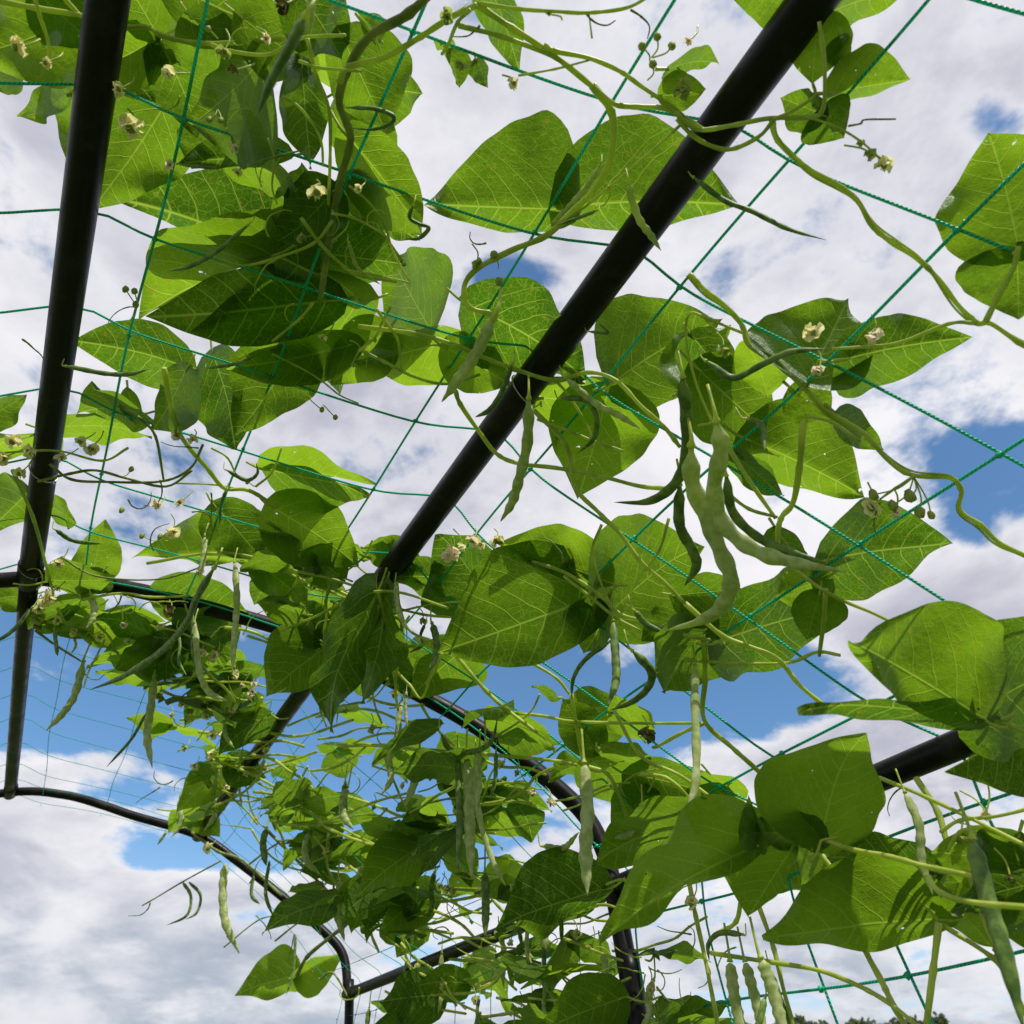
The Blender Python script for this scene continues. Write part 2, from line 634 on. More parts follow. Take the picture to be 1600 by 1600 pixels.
# ---- the steel frame: one thing
fr = thing('arch_trellis', (J[1].x, J[1].y, 0), 'black coated steel tube arch frame carrying the bean netting overhead', 'trellis frame')
PR = .0140
for h, r in ((H1, .0118), (H2, .0118), (H3, .0098)):
    V, Fc, UV = tube(spline(h, 6), r, 16)
    part('hoop', V, Fc, M_PIPE, fr, UV)
for i in range(3):
    r = (.0150, .0162, .0118)[i]
    a, b = J[i] - T1 * (1.35), J[i] + T1 * .01
    lift = Vector((0, 0, r * .9))
    V, Fc, UV = tube([a.lerp(b, k / 8) + lift * 0 for k in range(9)], r, 18)
    part('purlin', V, Fc, M_PIPE, fr, UV)
    a, b = J[i], J3[i]
    pts = [a.lerp(b, k / 10) for k in range(11)]
    V, Fc, UV = tube(pts, r * .86, 16)
    part('purlin', V, Fc, M_PIPE, fr, UV)
    # sleeve where the pipes meet, with a bolt
    for jj, hd in ((J[i], H2), (J3[i], H3)):
        if hd is H3:
            r = r * .86
        V, Fc, UV = tube([jj - T1 * .045, jj - T1 * .04, jj + T1 * .012, jj + T1 * .016], [r * 1.0, r * 1.12, r * 1.12, r * .7], 18)
        c = part('clamp', V, Fc, M_PIPE, fr, UV)
        bd = (EYE - jj).normalized().cross(T1).normalized()
        V, Fc, UV = tube([jj - T1 * .02 + bd * r, jj - T1 * .02 + bd * (r + .004)], .0042, 6)
        part('bolt', V, Fc, M_PIPE, c, UV, smooth=False)


def ring_tie(x, y, axis, r, ang=0.3):
    pass


def ring_on_pipe(j, s, r, tilt, seed):
    rn = random.Random(seed)
    c = j - T1 * s
    a = T1.orthogonal().normalized()
    b = T1.cross(a)
    pts = []
    for k in range(25):
        q = 2 * math.pi * k / 24 * 1.0
        pts.append(c + (a * math.cos(q) + b * math.sin(q)) * (r + .0012) + T1 * (tilt * math.sin(q + 1)))
    tail = [pts[-1] + Vector((rn.uniform(-.01, .01), 0, -.012 * k)) for k in (1, 2)]
    V, Fc, UV = tube(pts + tail, .0009, 6)
    part('tie_wire', V, Fc, M_WIRE, fr, UV)


ring_on_pipe(J[0], .26, .0150, .008, 1)
ring_on_pipe(J[1], .575, .0162, .006, 2)
ring_on_pipe(J[0], .03, .0150, .01, 3)


# ---- the netting: one thing
netc = (J[1].x, J[1].y, J[1].z)
net = thing('trellis_net', netc, 'green twine mesh stretched over the black arch with knots at each crossing', 'netting')
UPN = {}


def net_point(s, c):
    """s along the tunnel (0 at the middle hoop), c = metres across: 0 at first pipe, growing to the right and down the wall"""
    L12, L23 = E12.length, E23.length
    tt = T1 if s <= 0 else T2
    if c < 0:
        p = J[0] + E01 * (-c)
    elif c < L12:
        p = J[0] + E12 * (c / L12)
    elif c < L12 + L23:
        p = J[1] + E23 * ((c - L12) / L23)
    else:
        p = J[2] + WALL * (c - L12 - L23)
    p = p + tt * s
    out = 0
    for cc in (0, L12, L12 + L23):
        out = max(out, .017 * math.exp(-((c - cc) / .05) ** 2))
    # hoops hold the net further out than the straight runs between
    if 0 < c < L12 + L23:
        k = math.sin(math.pi * (c if c < L12 else c - L12) / (L12 if c < L12 else L23))
        sag = (.035 if c > L12 else .02) * k
        out += sag * (math.exp(-((s) / .16) ** 2) + math.exp(-((s - BAY) / .16) ** 2) + math.exp(-((s + 1.2) / .12) ** 2))
    nd = Vector((.35 if c > 0 else -.3, -.05, .9)) if c < L12 else Vector((.75, -.1, .55))
    return p + nd.normalized() * out


L12, L23 = E12.length, E23.length
crosses = [-.40, -.235, -.08] + [L12 * u for u in (.15, .478, .825)] + [L12 + L23 * u for u in (.118, .372, .635, .888)] + \
          [L12 + L23 + q for q in (.05, .147, .26, .38, .50, .62, .74, .88, 1.02, 1.17, 1.32, 1.47, 1.62)]
rows = [-.76 + .1215 * k for k in range(-3, 16)]


def wob(s, c, a):
    return math.sin(7 * s + 3 * c + a) * .004 + math.sin(17 * s - 5 * c + 2 * a) * .002


def row_s(s0, c):
    # rows pull slightly forward round the middle of the roof
    return s0 + .022 * math.exp(-((c - .42) / .25) ** 2) + .05 * max(0, min(1, (c - L12) / .5)) * (1 if s0 < -.3 else .3)


CR = .0013
for ci, c in enumerate(crosses):
    pts = []
    for k in range(0, 120):
        s = -1.12 + k * .0195
        if s > BAY + .02:
            break
        p = net_point(s, c)
        p.z += wob(s, c, ci)
        p.x += wob(s, c, ci * 2 + 1) * .8
        pts.append(p)
    V, Fc, UV = tube(pts, [CR * (1 if i < 57 else .48) for i in range(len(pts))], 6)
    part('lengthwise_cord', V, Fc, M_CORD, net, UV)
for ri, s0 in enumerate(rows):
    pts, kn = [], []
    c = -.45
    cs = sorted(set([round(-.45 + .018 * k, 4) for k in range(0, 172)]))
    for c in cs:
        s = row_s(s0, c)
        p = net_point(s, c)
        p.z += wob(s, c, 5) - .0015
        pts.append(p)
    mb = MB()
    cr = CR * (.95 if s0 < 0 else .45)
    mb.add(tube(pts, cr, 6))
    for ci, c in enumerate(crosses):
        s = row_s(s0, c)
        p = net_point(s, c)
        p.z += wob(s, c, ci)
        p.x += wob(s, c, ci * 2 + 1) * .8
        V, Fc = blob(p, cr * 2.1, ri * 31 + ci, (1, 1, 1), .35, 7, 5)
        mb.add((V, Fc, [(0, 0)] * len(V)))
    mb.build('crosswise_cord', M_CORD, net)

# ------------------------------------------------------------------ ground and far trees
gm = bmesh.new()
bmesh.ops.create_grid(gm, x_segments=60, y_segments=60, size=400)
for v in gm.verts:
    v.co.z = .0 if v.co.length < 30 else math.sin(v.co.x * .02) * .3
me = bpy.data.meshes.new('ground')
gm.to_mesh(me)
gm.free()
me.materials.append(M_GRASS)
g = bpy.data.objects.new('ground', me)
COL.objects.link(g)
g['kind'] = 'structure'


def tree(x, ytop, dist, spread, label, seed):
    rn = random.Random(seed)
    r = ray(x, ytop)
    k = dist / r.y
    top = EYE + r * k
    base = Vector((top.x, top.y, 0))
    H = top.z
    t = thing('tree', base, label, 'tree', 'trees on the skyline')
    mb = MB()
    mb.add(tube([base, base + Vector((.1, 0, H * .4)), base + Vector((-.1, .1, H * .85))], [H * .03, H * .022, H * .006], 8))
    crown_pts = []
    for i in range(9):
        a = rn.uniform(0, 6.28)
        z0 = H * rn.uniform(.3, .65)
        e = Vector((math.cos(a) * spread * .6, math.sin(a) * spread * .6, H * rn.uniform(.12, .3)))
        s = base + Vector((0, 0, z0))
        mb.add(tube([s, s + e * .5 + Vector((0, 0, .2)), s + e], [H * .012, H * .008, H * .003], 6))
        crown_pts.append(s + e)
    mb.build('trunk', M_BARK, t)
    V, Fc = [], []
    lumps = [(base + Vector((rn.gauss(0, .35) * spread, rn.gauss(0, .35) * spread, H * rn.uniform(.5, .93))), rn.uniform(.22, .42) * spread) for _ in range(26)]
    lumps += [(p, .3 * spread) for p in crown_pts] + [(base + Vector((0, 0, H * .93)), .2 * spread)]
    for c, rr in lumps:
        for _ in range(150):
            d = Vector((rn.gauss(0, 1), rn.gauss(0, 1), rn.gauss(0, 1))).normalized() * rr * rn.uniform(.5, 1)
            p = c + d
            if p.z > H * 1.02:
                continue
            a = Vector((rn.gauss(0, 1), rn.gauss(0, 1), rn.gauss(0, .5))).normalized() * .22
            b = a.cross(Vector((rn.gauss(0, 1), rn.gauss(0, 1), rn.gauss(0, 1)))).normalized() * .14
            o = len(V)
            V += [p - a, p + b, p + a, p - b]
            Fc.append((o, o + 1, o + 2, o + 3))
    part('crown', V, Fc, M_TREE, t, smooth=False)


tree(1245, 1584, 60, 2.4, 'distant round treetop low on the skyline left of the bean pods cluster', 1)
tree(1335, 1594, 66, 3.6, 'wide dark distant treetop on the skyline in the middle of the lower right', 2)
tree(1425, 1588, 62, 2.2, 'distant treetop with a pointed crown, rightmost on the skyline', 3)
tree(950, 1586, 60, 3.0, 'distant grey green treetop seen just left of the black hoop leg', 4)


# ------------------------------------------------------------------ bean plants
class Vine:
    def __init__(s, x, y, label):
        s.p = at(x, y)
        s.root = thing('bean_vine', s.p, label, 'bean vine', 'bean vines on the netting')
        s.nl = 0


def leaf_mesh(B, T, sL, sR, wL, wR, tL, tR, seed, cup=.10, droop=.08, name='leaf', vine=None, nu=26, nh=7):
    """B,T: base and tip, sL/sR: unit side directions, wL/wR real half widths, tL/tR where along the blade the side is widest"""
    rn = random.Random(seed)
    L = (T - B).length
    ax = (T - B) / L
    nrm = sL.cross(ax)
    n2 = ax.cross(sR)
    nn = (nrm + n2)
    if nn.length < 1e-4:
        nn = nrm
    nn.normalize()
    if nn.z < 0:
        nn = -nn
    ph = [rn.uniform(0, 6.28) for _ in range(6)]
    amp = L * rn.uniform(.016, .055)
    curl = rn.uniform(-.12, .22)
    mixp = rn.uniform(.15, .65)
    V, UV, Fc = [], [], []
    tips = rn.uniform(-.05, .05)

    def prof(t, tm):
        if t < tm:
            return max(0, 1 - (1 - t / tm) ** 2.3) ** .5
        x = (t - tm) / (1 - tm)
        return (mixp * max(0, (1 - x) ** 1.12 * (1 + .98 * x)) + (1 - mixp) * (1 - x ** 1.75) ** 1.15) * (1 + .035 * math.sin(9 * x + ph[4]) * x)
    for i in range(nu + 1):
        t = (i / nu)
        t = t * t * .35 + t * .65 if t < .5 else t
        t = max(0.0, min(1.0, i / nu if i > 2 else (0, .025, .08)[i]))
        mid = B + ax * (L * t) + nn * (droop * L * math.sin(math.pi * t) - curl * L * max(0, t - .6) ** 2 * 3) + sL * (tips * L * math.sin(t * 2.5) * .4)
        for j in range(-nh, nh + 1):
            v = j / nh
            sd_, wd_, tm = (sL, wL, tL) if v > 0 else (sR, wR, tR)
            a = abs(v)
            wv = wd_ * prof(t, tm) * a
            back = -.13 * L * a ** 1.5 * max(0, 1 - t / tm) ** 1.5
            rip = amp * (math.sin(9 * t + ph[0] + 2 * v) * a + .8 * math.sin(14 * t * (1 if v > 0 else 1.2) + ph[1 if v > 0 else 2]) * a * a)
            edge = wd_ * .012 * math.sin(31 * t + ph[3]) * a
            p = mid + sd_ * (wv + edge * prof(t, tm)) + ax * back + nn * (rip - cup * wv * a)
            V.append(p)
            UV.append((t + back / L, (wv / L) * (1 if v > 0 else -1)))
    W = 2 * nh + 1
    for i in range(nu):
        for j in range(W - 1):
            a = i * W + j
            Fc.append((a, a + 1, a + 1 + W, a + W))
    return part(name, V, Fc, M_LEAF, vine.root if vine else None, UV, origin=B)


def petiole(leaf, B, Q, r, mat=None):
    d = Q - B
    mid = B.lerp(Q, .5) + Vector((0, 0, -.12 * d.length)) if d.length > .02 else B.lerp(Q, .5)
    V, Fc, UV = tube(spline([B, mid, Q], 4), [r * 1.0 + r * .25 * (i / 8) for i in range(9)], 7)
    part('petiole', V, Fc, mat or M_STEM, leaf, UV)


def px_leaf(v, b, t, a, c, kb=1.03, kt=1.05, sgn=1, pet=None, zb=None, ratio=.40, label=None, front=False, dim=None):
    """a leaf from its base, tip and the two widest edge points; kb, kt: depth factors against the netting"""
    v.nl += 1
    seed = int(b[0] * 13 + b[1] * 7 + t[0])
    rn = random.Random(seed)
    z0 = zb if zb else sdepth(min(max(b[0], 0), 1600), min(max(b[1], 0), 1600))
    zt = z0 * kt / kb * (1 + rn.uniform(-.03, .03))
    B = EYE + ray(*b) * (z0 * kb)
    T = EYE + ray(*t) * (z0 * kt * (1 + rn.uniform(-.03, .03)))
    L = (T - B).length
    ax = (T - B) / L
    mid = (B + T) / 2
    view = (mid - EYE).normalized()
    side = ax.cross(view)
    side = side.normalized() if side.length > 1e-4 else RT.copy()
    # side points left hand in the picture when walking base -> tip
    dx, dy = t[0] - b[0], t[1] - b[1]
    ln = math.hypot(dx, dy)
    nx, ny = dy / ln, -dx / ln
    sv = RT * nx - UP * ny
    if side.dot(sv) < 0:
        side = -side
    perp = view.cross(ax).cross(ax).normalized() if False else ax.cross(side).normalized()
    if perp.dot(view) < 0:
        perp = -perp                                  # away from the camera
    zc = depth_of(mid)
    res = {}
    which = {}
    for q in (a, c):
        d = (q[0] - b[0]) * nx + (q[1] - b[1]) * ny
        tt = ((q[0] - b[0]) * dx + (q[1] - b[1]) * dy) / (ln * ln)
        key = 'L' if d > 0 else 'R'
        which[key] = 'a' if q is a else 'c'
        res[key] = (abs(d) * zc / F, max(.2, min(.42, tt)))
    for key in 'LR':
        if key not in res:
            res[key] = (.02 * L, .35)
    w0 = ratio * L
    out = []
    for key in 'LR':
        ap, tm = res[key]
        real = max(w0, ap)
        de = math.sqrt(max(0, real * real - ap * ap))
        de = min(de, .75 * real, ap * 1.6 + .002)
        real = math.hypot(ap, de)
        s_ = side if key == 'L' else -side
        k = sgn if key == 'L' else -sgn
        if sgn == 2:
            k = 1
        if sgn == -2:
            k = -1
        best = None
        for kk, dd in ((k, de), (-k, de), (k, de * .5), (-k, de * .5), (k, 0)):
            vec = (s_ * ap + perp * dd * kk).normalized()
            fn = ax.cross(vec).normalized()
            if fn.dot(view) > 0:
                fn = -fn                          # the face turned to the camera
            lit = fn.dot(sd)
            if best is None or lit < best[0] - 1e-6:
                best = (lit, vec, math.hypot(ap, dd))
            if lit < -.12 or front:
                best = (lit, vec, math.hypot(ap, dd))
                break
        if dim is not None:
            # tilt of this half about the midrib: steep to the sun where the photo has it dull, square to it where bright
            cand = []
            for q_ in range(-11, 12):
                dd = ap * q_ / 10
                vec = (s_ * ap + perp * dd).normalized()
                fn = ax.cross(vec).normalized()
                if fn.dot(view) > 0:
                    fn = -fn
                lit = fn.dot(sd)
                goal = abs(lit + .27) if which.get(key) in dim else (lit + 1) * .6
                cand.append((goal + abs(q_) * .008 + (1 if lit > -.04 else 0), vec, math.hypot(ap, dd)))
            best = min(cand, key=lambda c_: c_[0])
        vec, real = best[1], best[2]
        out.append((vec, real, tm))
    o = leaf_mesh(B, T, out[0][0], out[1][0], out[0][1], out[1][1], out[0][2], out[1][2], seed, vine=v,
                  cup=rn.uniform(.02, .16), droop=rn.uniform(.0, .07))
    if label:
        o['label'] = label
    r = .0011
    if pet:
        Q = at(pet[0], pet[1], .995)
        petiole(o, B, Q, r)
    else:
        bk = B - ax * min(.03, L * .25) + Vector((0, 0, .004))
        petiole(o, B, bk, r)
    return o


def px_path(pts, k=.985, hang=False):
    if hang:
        p0 = at(pts[0][0], pts[0][1], k)
        out = [p0]
        for q in pts[1:]:
            r = ray(*q)
            # stay in the upright plane through the first point
            out.append(EYE + r * ((p0.y - EYE.y) / r.y))
        return out
    return [at(min(max(x, -60), 1660), y, k) for x, y in pts]


def stem(v, pts, r=5, k=.99, mat=None, taper=.8, name='stem', tail=None, twine=False):
    P = px_path(pts, k)
    # even out depth jumps where the path crosses a fold of the net
    zs = [depth_of(p) for p in P]
    for _ in range(2):
        zs = [zs[0]] + [(zs[i - 1] + 2 * zs[i] + zs[i + 1]) / 4 for i in range(1, len(zs) - 1)] + [zs[-1]]
    P = [EYE + (p - EYE) * (z / depth_of(p)) for p, z in zip(P, zs)]
    rr = .76 * r * (sum(zs) / len(zs)) / F
    if tail is not None:
        P.append(tail)
    S = spline(P, 6)
    n = len(S)
    rn = random.Random(len(S) * 7 + int(pts[0][0]))
    rad = [rr * (1 - (1 - taper) * i / n) * (1 + .10 * math.sin(i * .9 + rn.random()) + (.25 if i % 13 == 6 else 0)) for i in range(n)]
    V, Fc, UV = tube(S, rad, 9)
    o = part(name, V, Fc, mat or M_STEM, v.root, UV)
    if twine:
        Q, ph = [], rn.uniform(0, 6)
        fine_ = []
        for a, b in zip(S, S[1:]):
            fine_ += [a, a.lerp(b, .5)]
        dist = 0
        n1_ = None
        for i in range(len(fine_) - 1):
            tg = (fine_[i + 1] - fine_[i])
            dist += tg.length
            tg.normalize()
            n1_ = tg.orthogonal() if n1_ is None else n1_ - tg * n1_.dot(tg)
            n1_.normalize()
            n2_ = tg.cross(n1_)
            a = ph + dist / (rr * 11)
            Q.append(fine_[i] + (n1_ * math.cos(a) + n2_ * math.sin(a)) * rr * 1.35)
        V, Fc, UV = tube(Q, rr * .42, 6)
        part('twining_shoot', V, Fc, M_STEM, o, UV)
    return o


def pod(v, pts, r=8, k=.95, mat=None, hang=True, beans=7, taper=.55, zfix=None, cap=True):
    P = px_path(pts, k, hang)
    if zfix:
        P = [EYE + ray(*q) * zfix for q in pts]
    S = spline(P, 10)
    n = len(S)
    z = sum(depth_of(p) for p in P) / len(P)
    rr = .88 * r * z / F
    rn = random.Random(int(pts[0][0] * 3 + pts[0][1]))
    ph = rn.random() * 6
    rad = []
    for i in range(n):
        t = i / (n - 1)
        e = min(1, (t / .08)) ** .6 if t < .08 else 1
        e = max(e, .35)
        q = 1
        if t > .72:
            q = max(.06, 1 - ((t - .72) / .28) ** 1.5 * .94)
        bump = 1 + (.13 if mat in (None, M_POD) else .06) * math.sin(t * beans * 6.28 + ph + .8 * math.sin(t * 9)) + rn.uniform(-.03, .03)
        rad.append(rr * e * q * bump * (1 - (1 - taper) * t * .3))
    V, Fc, UV = tube(S, rad, 14, flat=.66, flatdir=Vector((.3, 1, .2)))
    o = part('pod', V, Fc, mat or M_POD, v.root, UV)
    if cap:
        d = (S[0] - S[2]).normalized()
        V, Fc, UV = tube(spline([S[0] + d * rr * .2, S[0] + d * rr * 1.6, S[0] + d * rr * 2.4 + Vector((0, 0, rr * 3.5))], 4),
                         [rr * .55, rr * .45, rr * .3, rr * .25, rr * .22, rr * .2, rr * .2, rr * .2, rr * .2], 8)
        part('pod_stalk', V, Fc, M_STEM, o, UV)
    return o


def flower(v, x, y, r=11, mat=None, k=.97, n=5, name='flower'):
    c = at(x, y, k)
    rr = r * depth_of(c) / F
    rn = random.Random(int(x * 3 + y))
    mb = MB()
    for i in range(n):
        d = Vector((rn.gauss(0, 1), rn.gauss(0, 1), rn.gauss(0, 1))).normalized()
        a = d.orthogonal().normalized()
        b = d.cross(a)
        # a cupped, crumpled petal
        V, Fc = [], []
        for iu in range(6):
            for iv in range(6):
                uu, vv = iu / 5, iv / 5 * 2 - 1
                wv = math.sin(math.pi * min(1, .12 + uu * .83)) * .75
                p = c + d * rr * (uu * 1.1 - .1) + a * rr * wv * vv * .8 + b * rr * (.5 * vv * vv - .35 * uu * uu + .12 * math.sin(7 * uu + 5 * vv + i))
                V.append(p)
        for iu in range(5):
            for iv in range(5):
                q = iu * 6 + iv
                Fc.append((q, q + 1, q + 7, q + 6))
        mb.add((V, Fc))
    o = mb.build(name, mat or M_FLOW, v.root, origin=c)
    Vb, Fb = blob(c, rr * .38, int(x), (1, 1, 1.2), .12, 7, 5)
    part('calyx', Vb, Fb, M_BUD, o)
    q = c + Vector((rn.uniform(-.012, .012), rn.uniform(-.01, .01), .022))
    V, Fc, UV = tube(spline([c, c.lerp(q, .5) + Vector((.003, 0, .002)), q], 4), .0007, 6)
    part('flower_stalk', V, Fc, M_STEM, o, UV)
    return o


def bud(v, x, y, r=6, mat=None, k=.97, to=None):
    c = at(x, y, k)
    rr = r * depth_of(c) / F
    V, Fc = blob(c, rr, int(x + y), (.8, .8, 1.15), .12, 8, 6)
    o = part('bud', V, Fc, mat or M_BUD, v.root, origin=c)
    if to:
        q = at(to[0], to[1], .99)
        V, Fc, UV = tube(spline([c, c.lerp(q, .5) + Vector((.002, 0, -.003)), q], 4), .0006, 6)
        part('bud_stalk', V, Fc, M_STEM, o, UV)


def tendril(v, x, y, seed, r=1.6, n=7, step=14, k=.97, ang=None, mat=None):
    rn = random.Random(seed)
    a = rn.uniform(0, 6.28) if ang is None else ang
    cur = rn.uniform(-.5, .5)
    pts = [(x, y)]
    for i in range(n):
        a += cur + rn.uniform(-.25, .25)
        cur *= 1.15
        x += math.cos(a) * step
        y += math.sin(a) * step
        pts.append((x, y))
    return stem(v, pts, r, k, mat or M_STEMD, .4, 'tendril')


# ---- plants, traced from the place
v_tl = Vine(470, 250, 'thick stemmed bean vine with crowded dark leaves at the upper left beside the left pipe')
LT = [((140, 15), (-40, 90), (60, 130), (40, -30)), ((104, 148), (37, 187), (60, 138), (80, 178)),
      ((253, 172), (142, 327), (55, 215), (305, 222)), ((175, 85), (240, 160), (250, 110), (180, 140)),
      ((190, 20), (285, 105), (280, 20), (205, 100)), ((275, -20), (480, 60), (420, -20), (330, 60)),
      ((400, 105), (300, 195), (310, 130), (425, 215)), ((472, 105), (487, 265), (512, 190), (440, 190)),
      ((440, 243), (275, 252), (340, 210), (360, 262)), ((365, 250), (472, 290), (430, 242), (400, 297)),
      ((465, 415), (197, 308), (430, 270), (300, 385)), ((425, 400), (221, 487), (250, 380), (340, 440)),
      ((510, 470), (235, 497), (370, 420), (340, 545)), ((560, 470), (300, 512), (430, 428), (450, 552)),
      ((285, 572), (108, 535), (200, 500), (205, 608)), ((535, 60), (603, 207), (645, 95), (520, 150)),
      ((545, 215), (662, 370), (662, 280), (545, 310)), ((535, 300), (655, 378), (615, 290), (580, 355)),
      ((500, 395), (635, 412), (570, 336), (560, 445)), ((672, 515), (610, 398), (582, 480), (735, 460)),
      ((545, 540), (350, 575), (430, 525), (440, 605)), ((470, 545), (375, 682), (345, 600), (500, 600)),
      ((540, 535), (530, 617), (510, 570), (550, 580)), ((735, 530), (540, 572), (640, 515), (610, 610)),
      ((335, 560), (365, 702), (300, 625), (390, 620)), ((290, 580), (240, 672), (250, 605), (305, 660)),
      ((380, 30), (500, 110), (470, 20), (400, 110)), ((300, 30), (380, 120), (370, 40), (300, 110)),
      ((470, -10), (530, 90), (560, 30), (450, 70)), ((330, 200), (300, 265), (280, 215), (350, 250)),
      ((520, 300), (440, 380), (430, 320), (520, 370)), ((600, 520), (520, 600), (520, 530), (600, 590)),
      ((60, -10), (150, 70), (140, -20), (60, 60)), ((20, 90), (-30, 130), (-20, 90), (30, 130))]
tones = {9, 17, 19, 11}
for i, (b, t, a, c) in enumerate(LT):
    o_ = .09 if i in (0, 1, 2, 3, 4, 32, 33, 5) else .035
    px_leaf(v_tl, b, t, a, c, 1.0 + o_ + .012 * (i % 5), 1.02 + o_ + .015 * (i % 4), sgn=1, dim=('ac', 'ac', 'a', 'ac', 'ac', 'ac', 'ac', 'ac', 'a', '', 'a', '', 'ac', 'a', 'a', 'a', 'a', '', 'a', '', 'ac', 'ac', 'ac', '', 'a', 'ac', 'ac', 'a', 'ac', 'a', 'ac', 'a', 'ac', 'ac')[i])
stem(v_tl, [(700, -40), (640, 20), (580, 55), (545, 105), (530, 160), (548, 215), (532, 280), (520, 345), (508, 420), (500, 470)], 8.5, .985, M_STEMD)
stem(v_tl, [(530, 130), (545, 105), (600, 90), (650, 62), (700, 30), (745, 8)], 6.5, .98)
stem(v_tl, [(-20, -2), (57, 13), (125, 24), (189, 42), (230, 43), (256, 57), (304, 67), (361, 67), (439, 61), (520, 58)], 5.5, 1.05)
stem(v_tl, [(90, -15), (105, 3), (125, 24)], 5.5, 1.05)
stem(v_tl, [(52, -10), (62, 25), (75, 65), (78, 100)], 4, .975)
stem(v_tl, [(480, 60), (495, 120), (514, 170), (516, 240), (513, 320)], 4, .97)
stem(v_tl, [(330, 70), (360, 80), (420, 85), (470, 60), (540, 55)], 4, .985)
stem(v_tl, [(555, 20), (585, 60), (600, 95)], 3, .985)
stem(v_tl, [(545, 290), (575, 315), (600, 350), (615, 395), (640, 440)], 2.6, .975)
stem(v_tl, [(470, 340), (500, 380), (530, 410), (560, 430), (620, 440)], 4, .975)
stem(v_tl, [(440, 150), (470, 170), (500, 215), (505, 260)], 3, .975)
stem(v_tl, [(520, 345), (490, 380), (440, 400), (380, 415), (330, 400)], 3, .975)
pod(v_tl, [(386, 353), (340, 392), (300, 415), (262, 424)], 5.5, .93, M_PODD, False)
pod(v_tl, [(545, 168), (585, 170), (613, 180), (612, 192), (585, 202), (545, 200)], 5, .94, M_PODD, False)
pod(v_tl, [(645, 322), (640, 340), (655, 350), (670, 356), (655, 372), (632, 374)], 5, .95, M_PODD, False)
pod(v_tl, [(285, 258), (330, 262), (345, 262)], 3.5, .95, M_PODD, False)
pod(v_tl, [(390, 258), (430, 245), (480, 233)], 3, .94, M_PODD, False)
pod(v_tl, [(488, -30), (486, 10), (485, 48)], 11, .8, M_POD, False)
pod(v_tl, [(475, 30), (452, 75), (425, 125), (402, 180)], 14, .62, M_PODD, False, taper=.3)
pod(v_tl, [(325, 575), (370, 568), (400, 555)], 3.5, .95, M_PODD, False)
pod(v_tl, [(545, 380), (560, 420), (595, 445)], 4, .95, None, False)
for x, y, r, m_ in [(25, 75, 17, M_FLOW), (265, 115, 13, None), (185, 140, 12, None), (205, 200, 22, None), (368, 232, 9, M_PINK),
                    (265, 258, 9, M_PINK), (415, 60, 9, M_PINK), (440, 8, 14, M_DRY), (495, 300, 16, None), (350, 80, 13, M_BUD), (70, 98, 10, None),
                    (560, 295, 8, None), (470, 372, 9, M_BUD), (365, 110, 9, M_DRY)]:
    flower(v_tl, x, y, r, m_, .96)
for x, y, to in [(196, 452, (215, 480)), (210, 455, (215, 480)), (327, 187, (340, 170)), (345, 188, (340, 170)), (212, 475, (204, 500)), (325, 45, (340, 60))]:
    bud(v_tl, x, y, 6, to=to)
tendril(v_tl, 215, 480, 3, 1.5, 4, 14, ang=3.4)
tendril(v_tl, 420, 370, 5, 2, 6, 12, mat=M_STEM)
tendril(v_tl, 280, 150, 8, 2.2, 4, 10, mat=M_STEM)
tendril(v_tl, 440, 400, 9, 2, 6, 13, mat=M_STEM)
tendril(v_tl, 35, 530, 10, 2.2, 4, 12, ang=.6)

v_l = Vine(120, 800, 'sparse bean vine with thin crossing stems and pinkish flowers beside the left pipe')
LL = [((215, 645), (125, 640), (160, 603), (175, 668)), ((80, 668), (238, 675), (190, 652), (150, 693)), ((-30, 662), (43, 618), (0, 620), (10, 668)),
      ((422, 733), (585, 765), (418, 690), (450, 740)), ((424, 735), (583, 768), (500, 735), (450, 790)), ((430, 795), (560, 885), (530, 795), (440, 875)),
      ((410, 880), (215, 866), (370, 783), (330, 882)), ((340, 795), (412, 880), (420, 820), (325, 850)), ((142, 905), (162, 812), (116, 885), (190, 865)),
      ((75, 790), (118, 818), (90, 773), (95, 822)), ((45, 770), (-25, 840), (-10, 760), (52, 820)), ((50, 680), (-30, 720), (0, 665), (10, 750)),
      ((240, 975), (88, 988), (150, 948), (180, 1012)), ((250, 935), (392, 960), (320, 903), (330, 988)), ((310, 1010), (135, 1042), (230, 988), (200, 1065)),
      ((300, 965), (352, 1040), (392, 990), (300, 1015)), ((50, 930), (-20, 940), (10, 900), (20, 960)), ((160, 895), (130, 930), (120, 905), (170, 925)),
      ((545, 960), (440, 900), (500, 890), (480, 950)), ((200, 610), (215, 660), (190, 640), (218, 630)), ((400, 880), (480, 950), (470, 880), (410, 930)),
      ((650, 905), (560, 858), (600, 830), (600, 890)), ((130, 935), (60, 990), (70, 940), (120, 985)), ((90, 945), (160, 1000), (150, 950), (90, 990))]
for i, (b, t, a, c) in enumerate(LL):
    px_leaf(v_l, b, t, a, c, 1.0 + .012 * (i % 5), 1.02 + .015 * (i % 4), sgn=(1, -1, 2, -2)[i % 4])
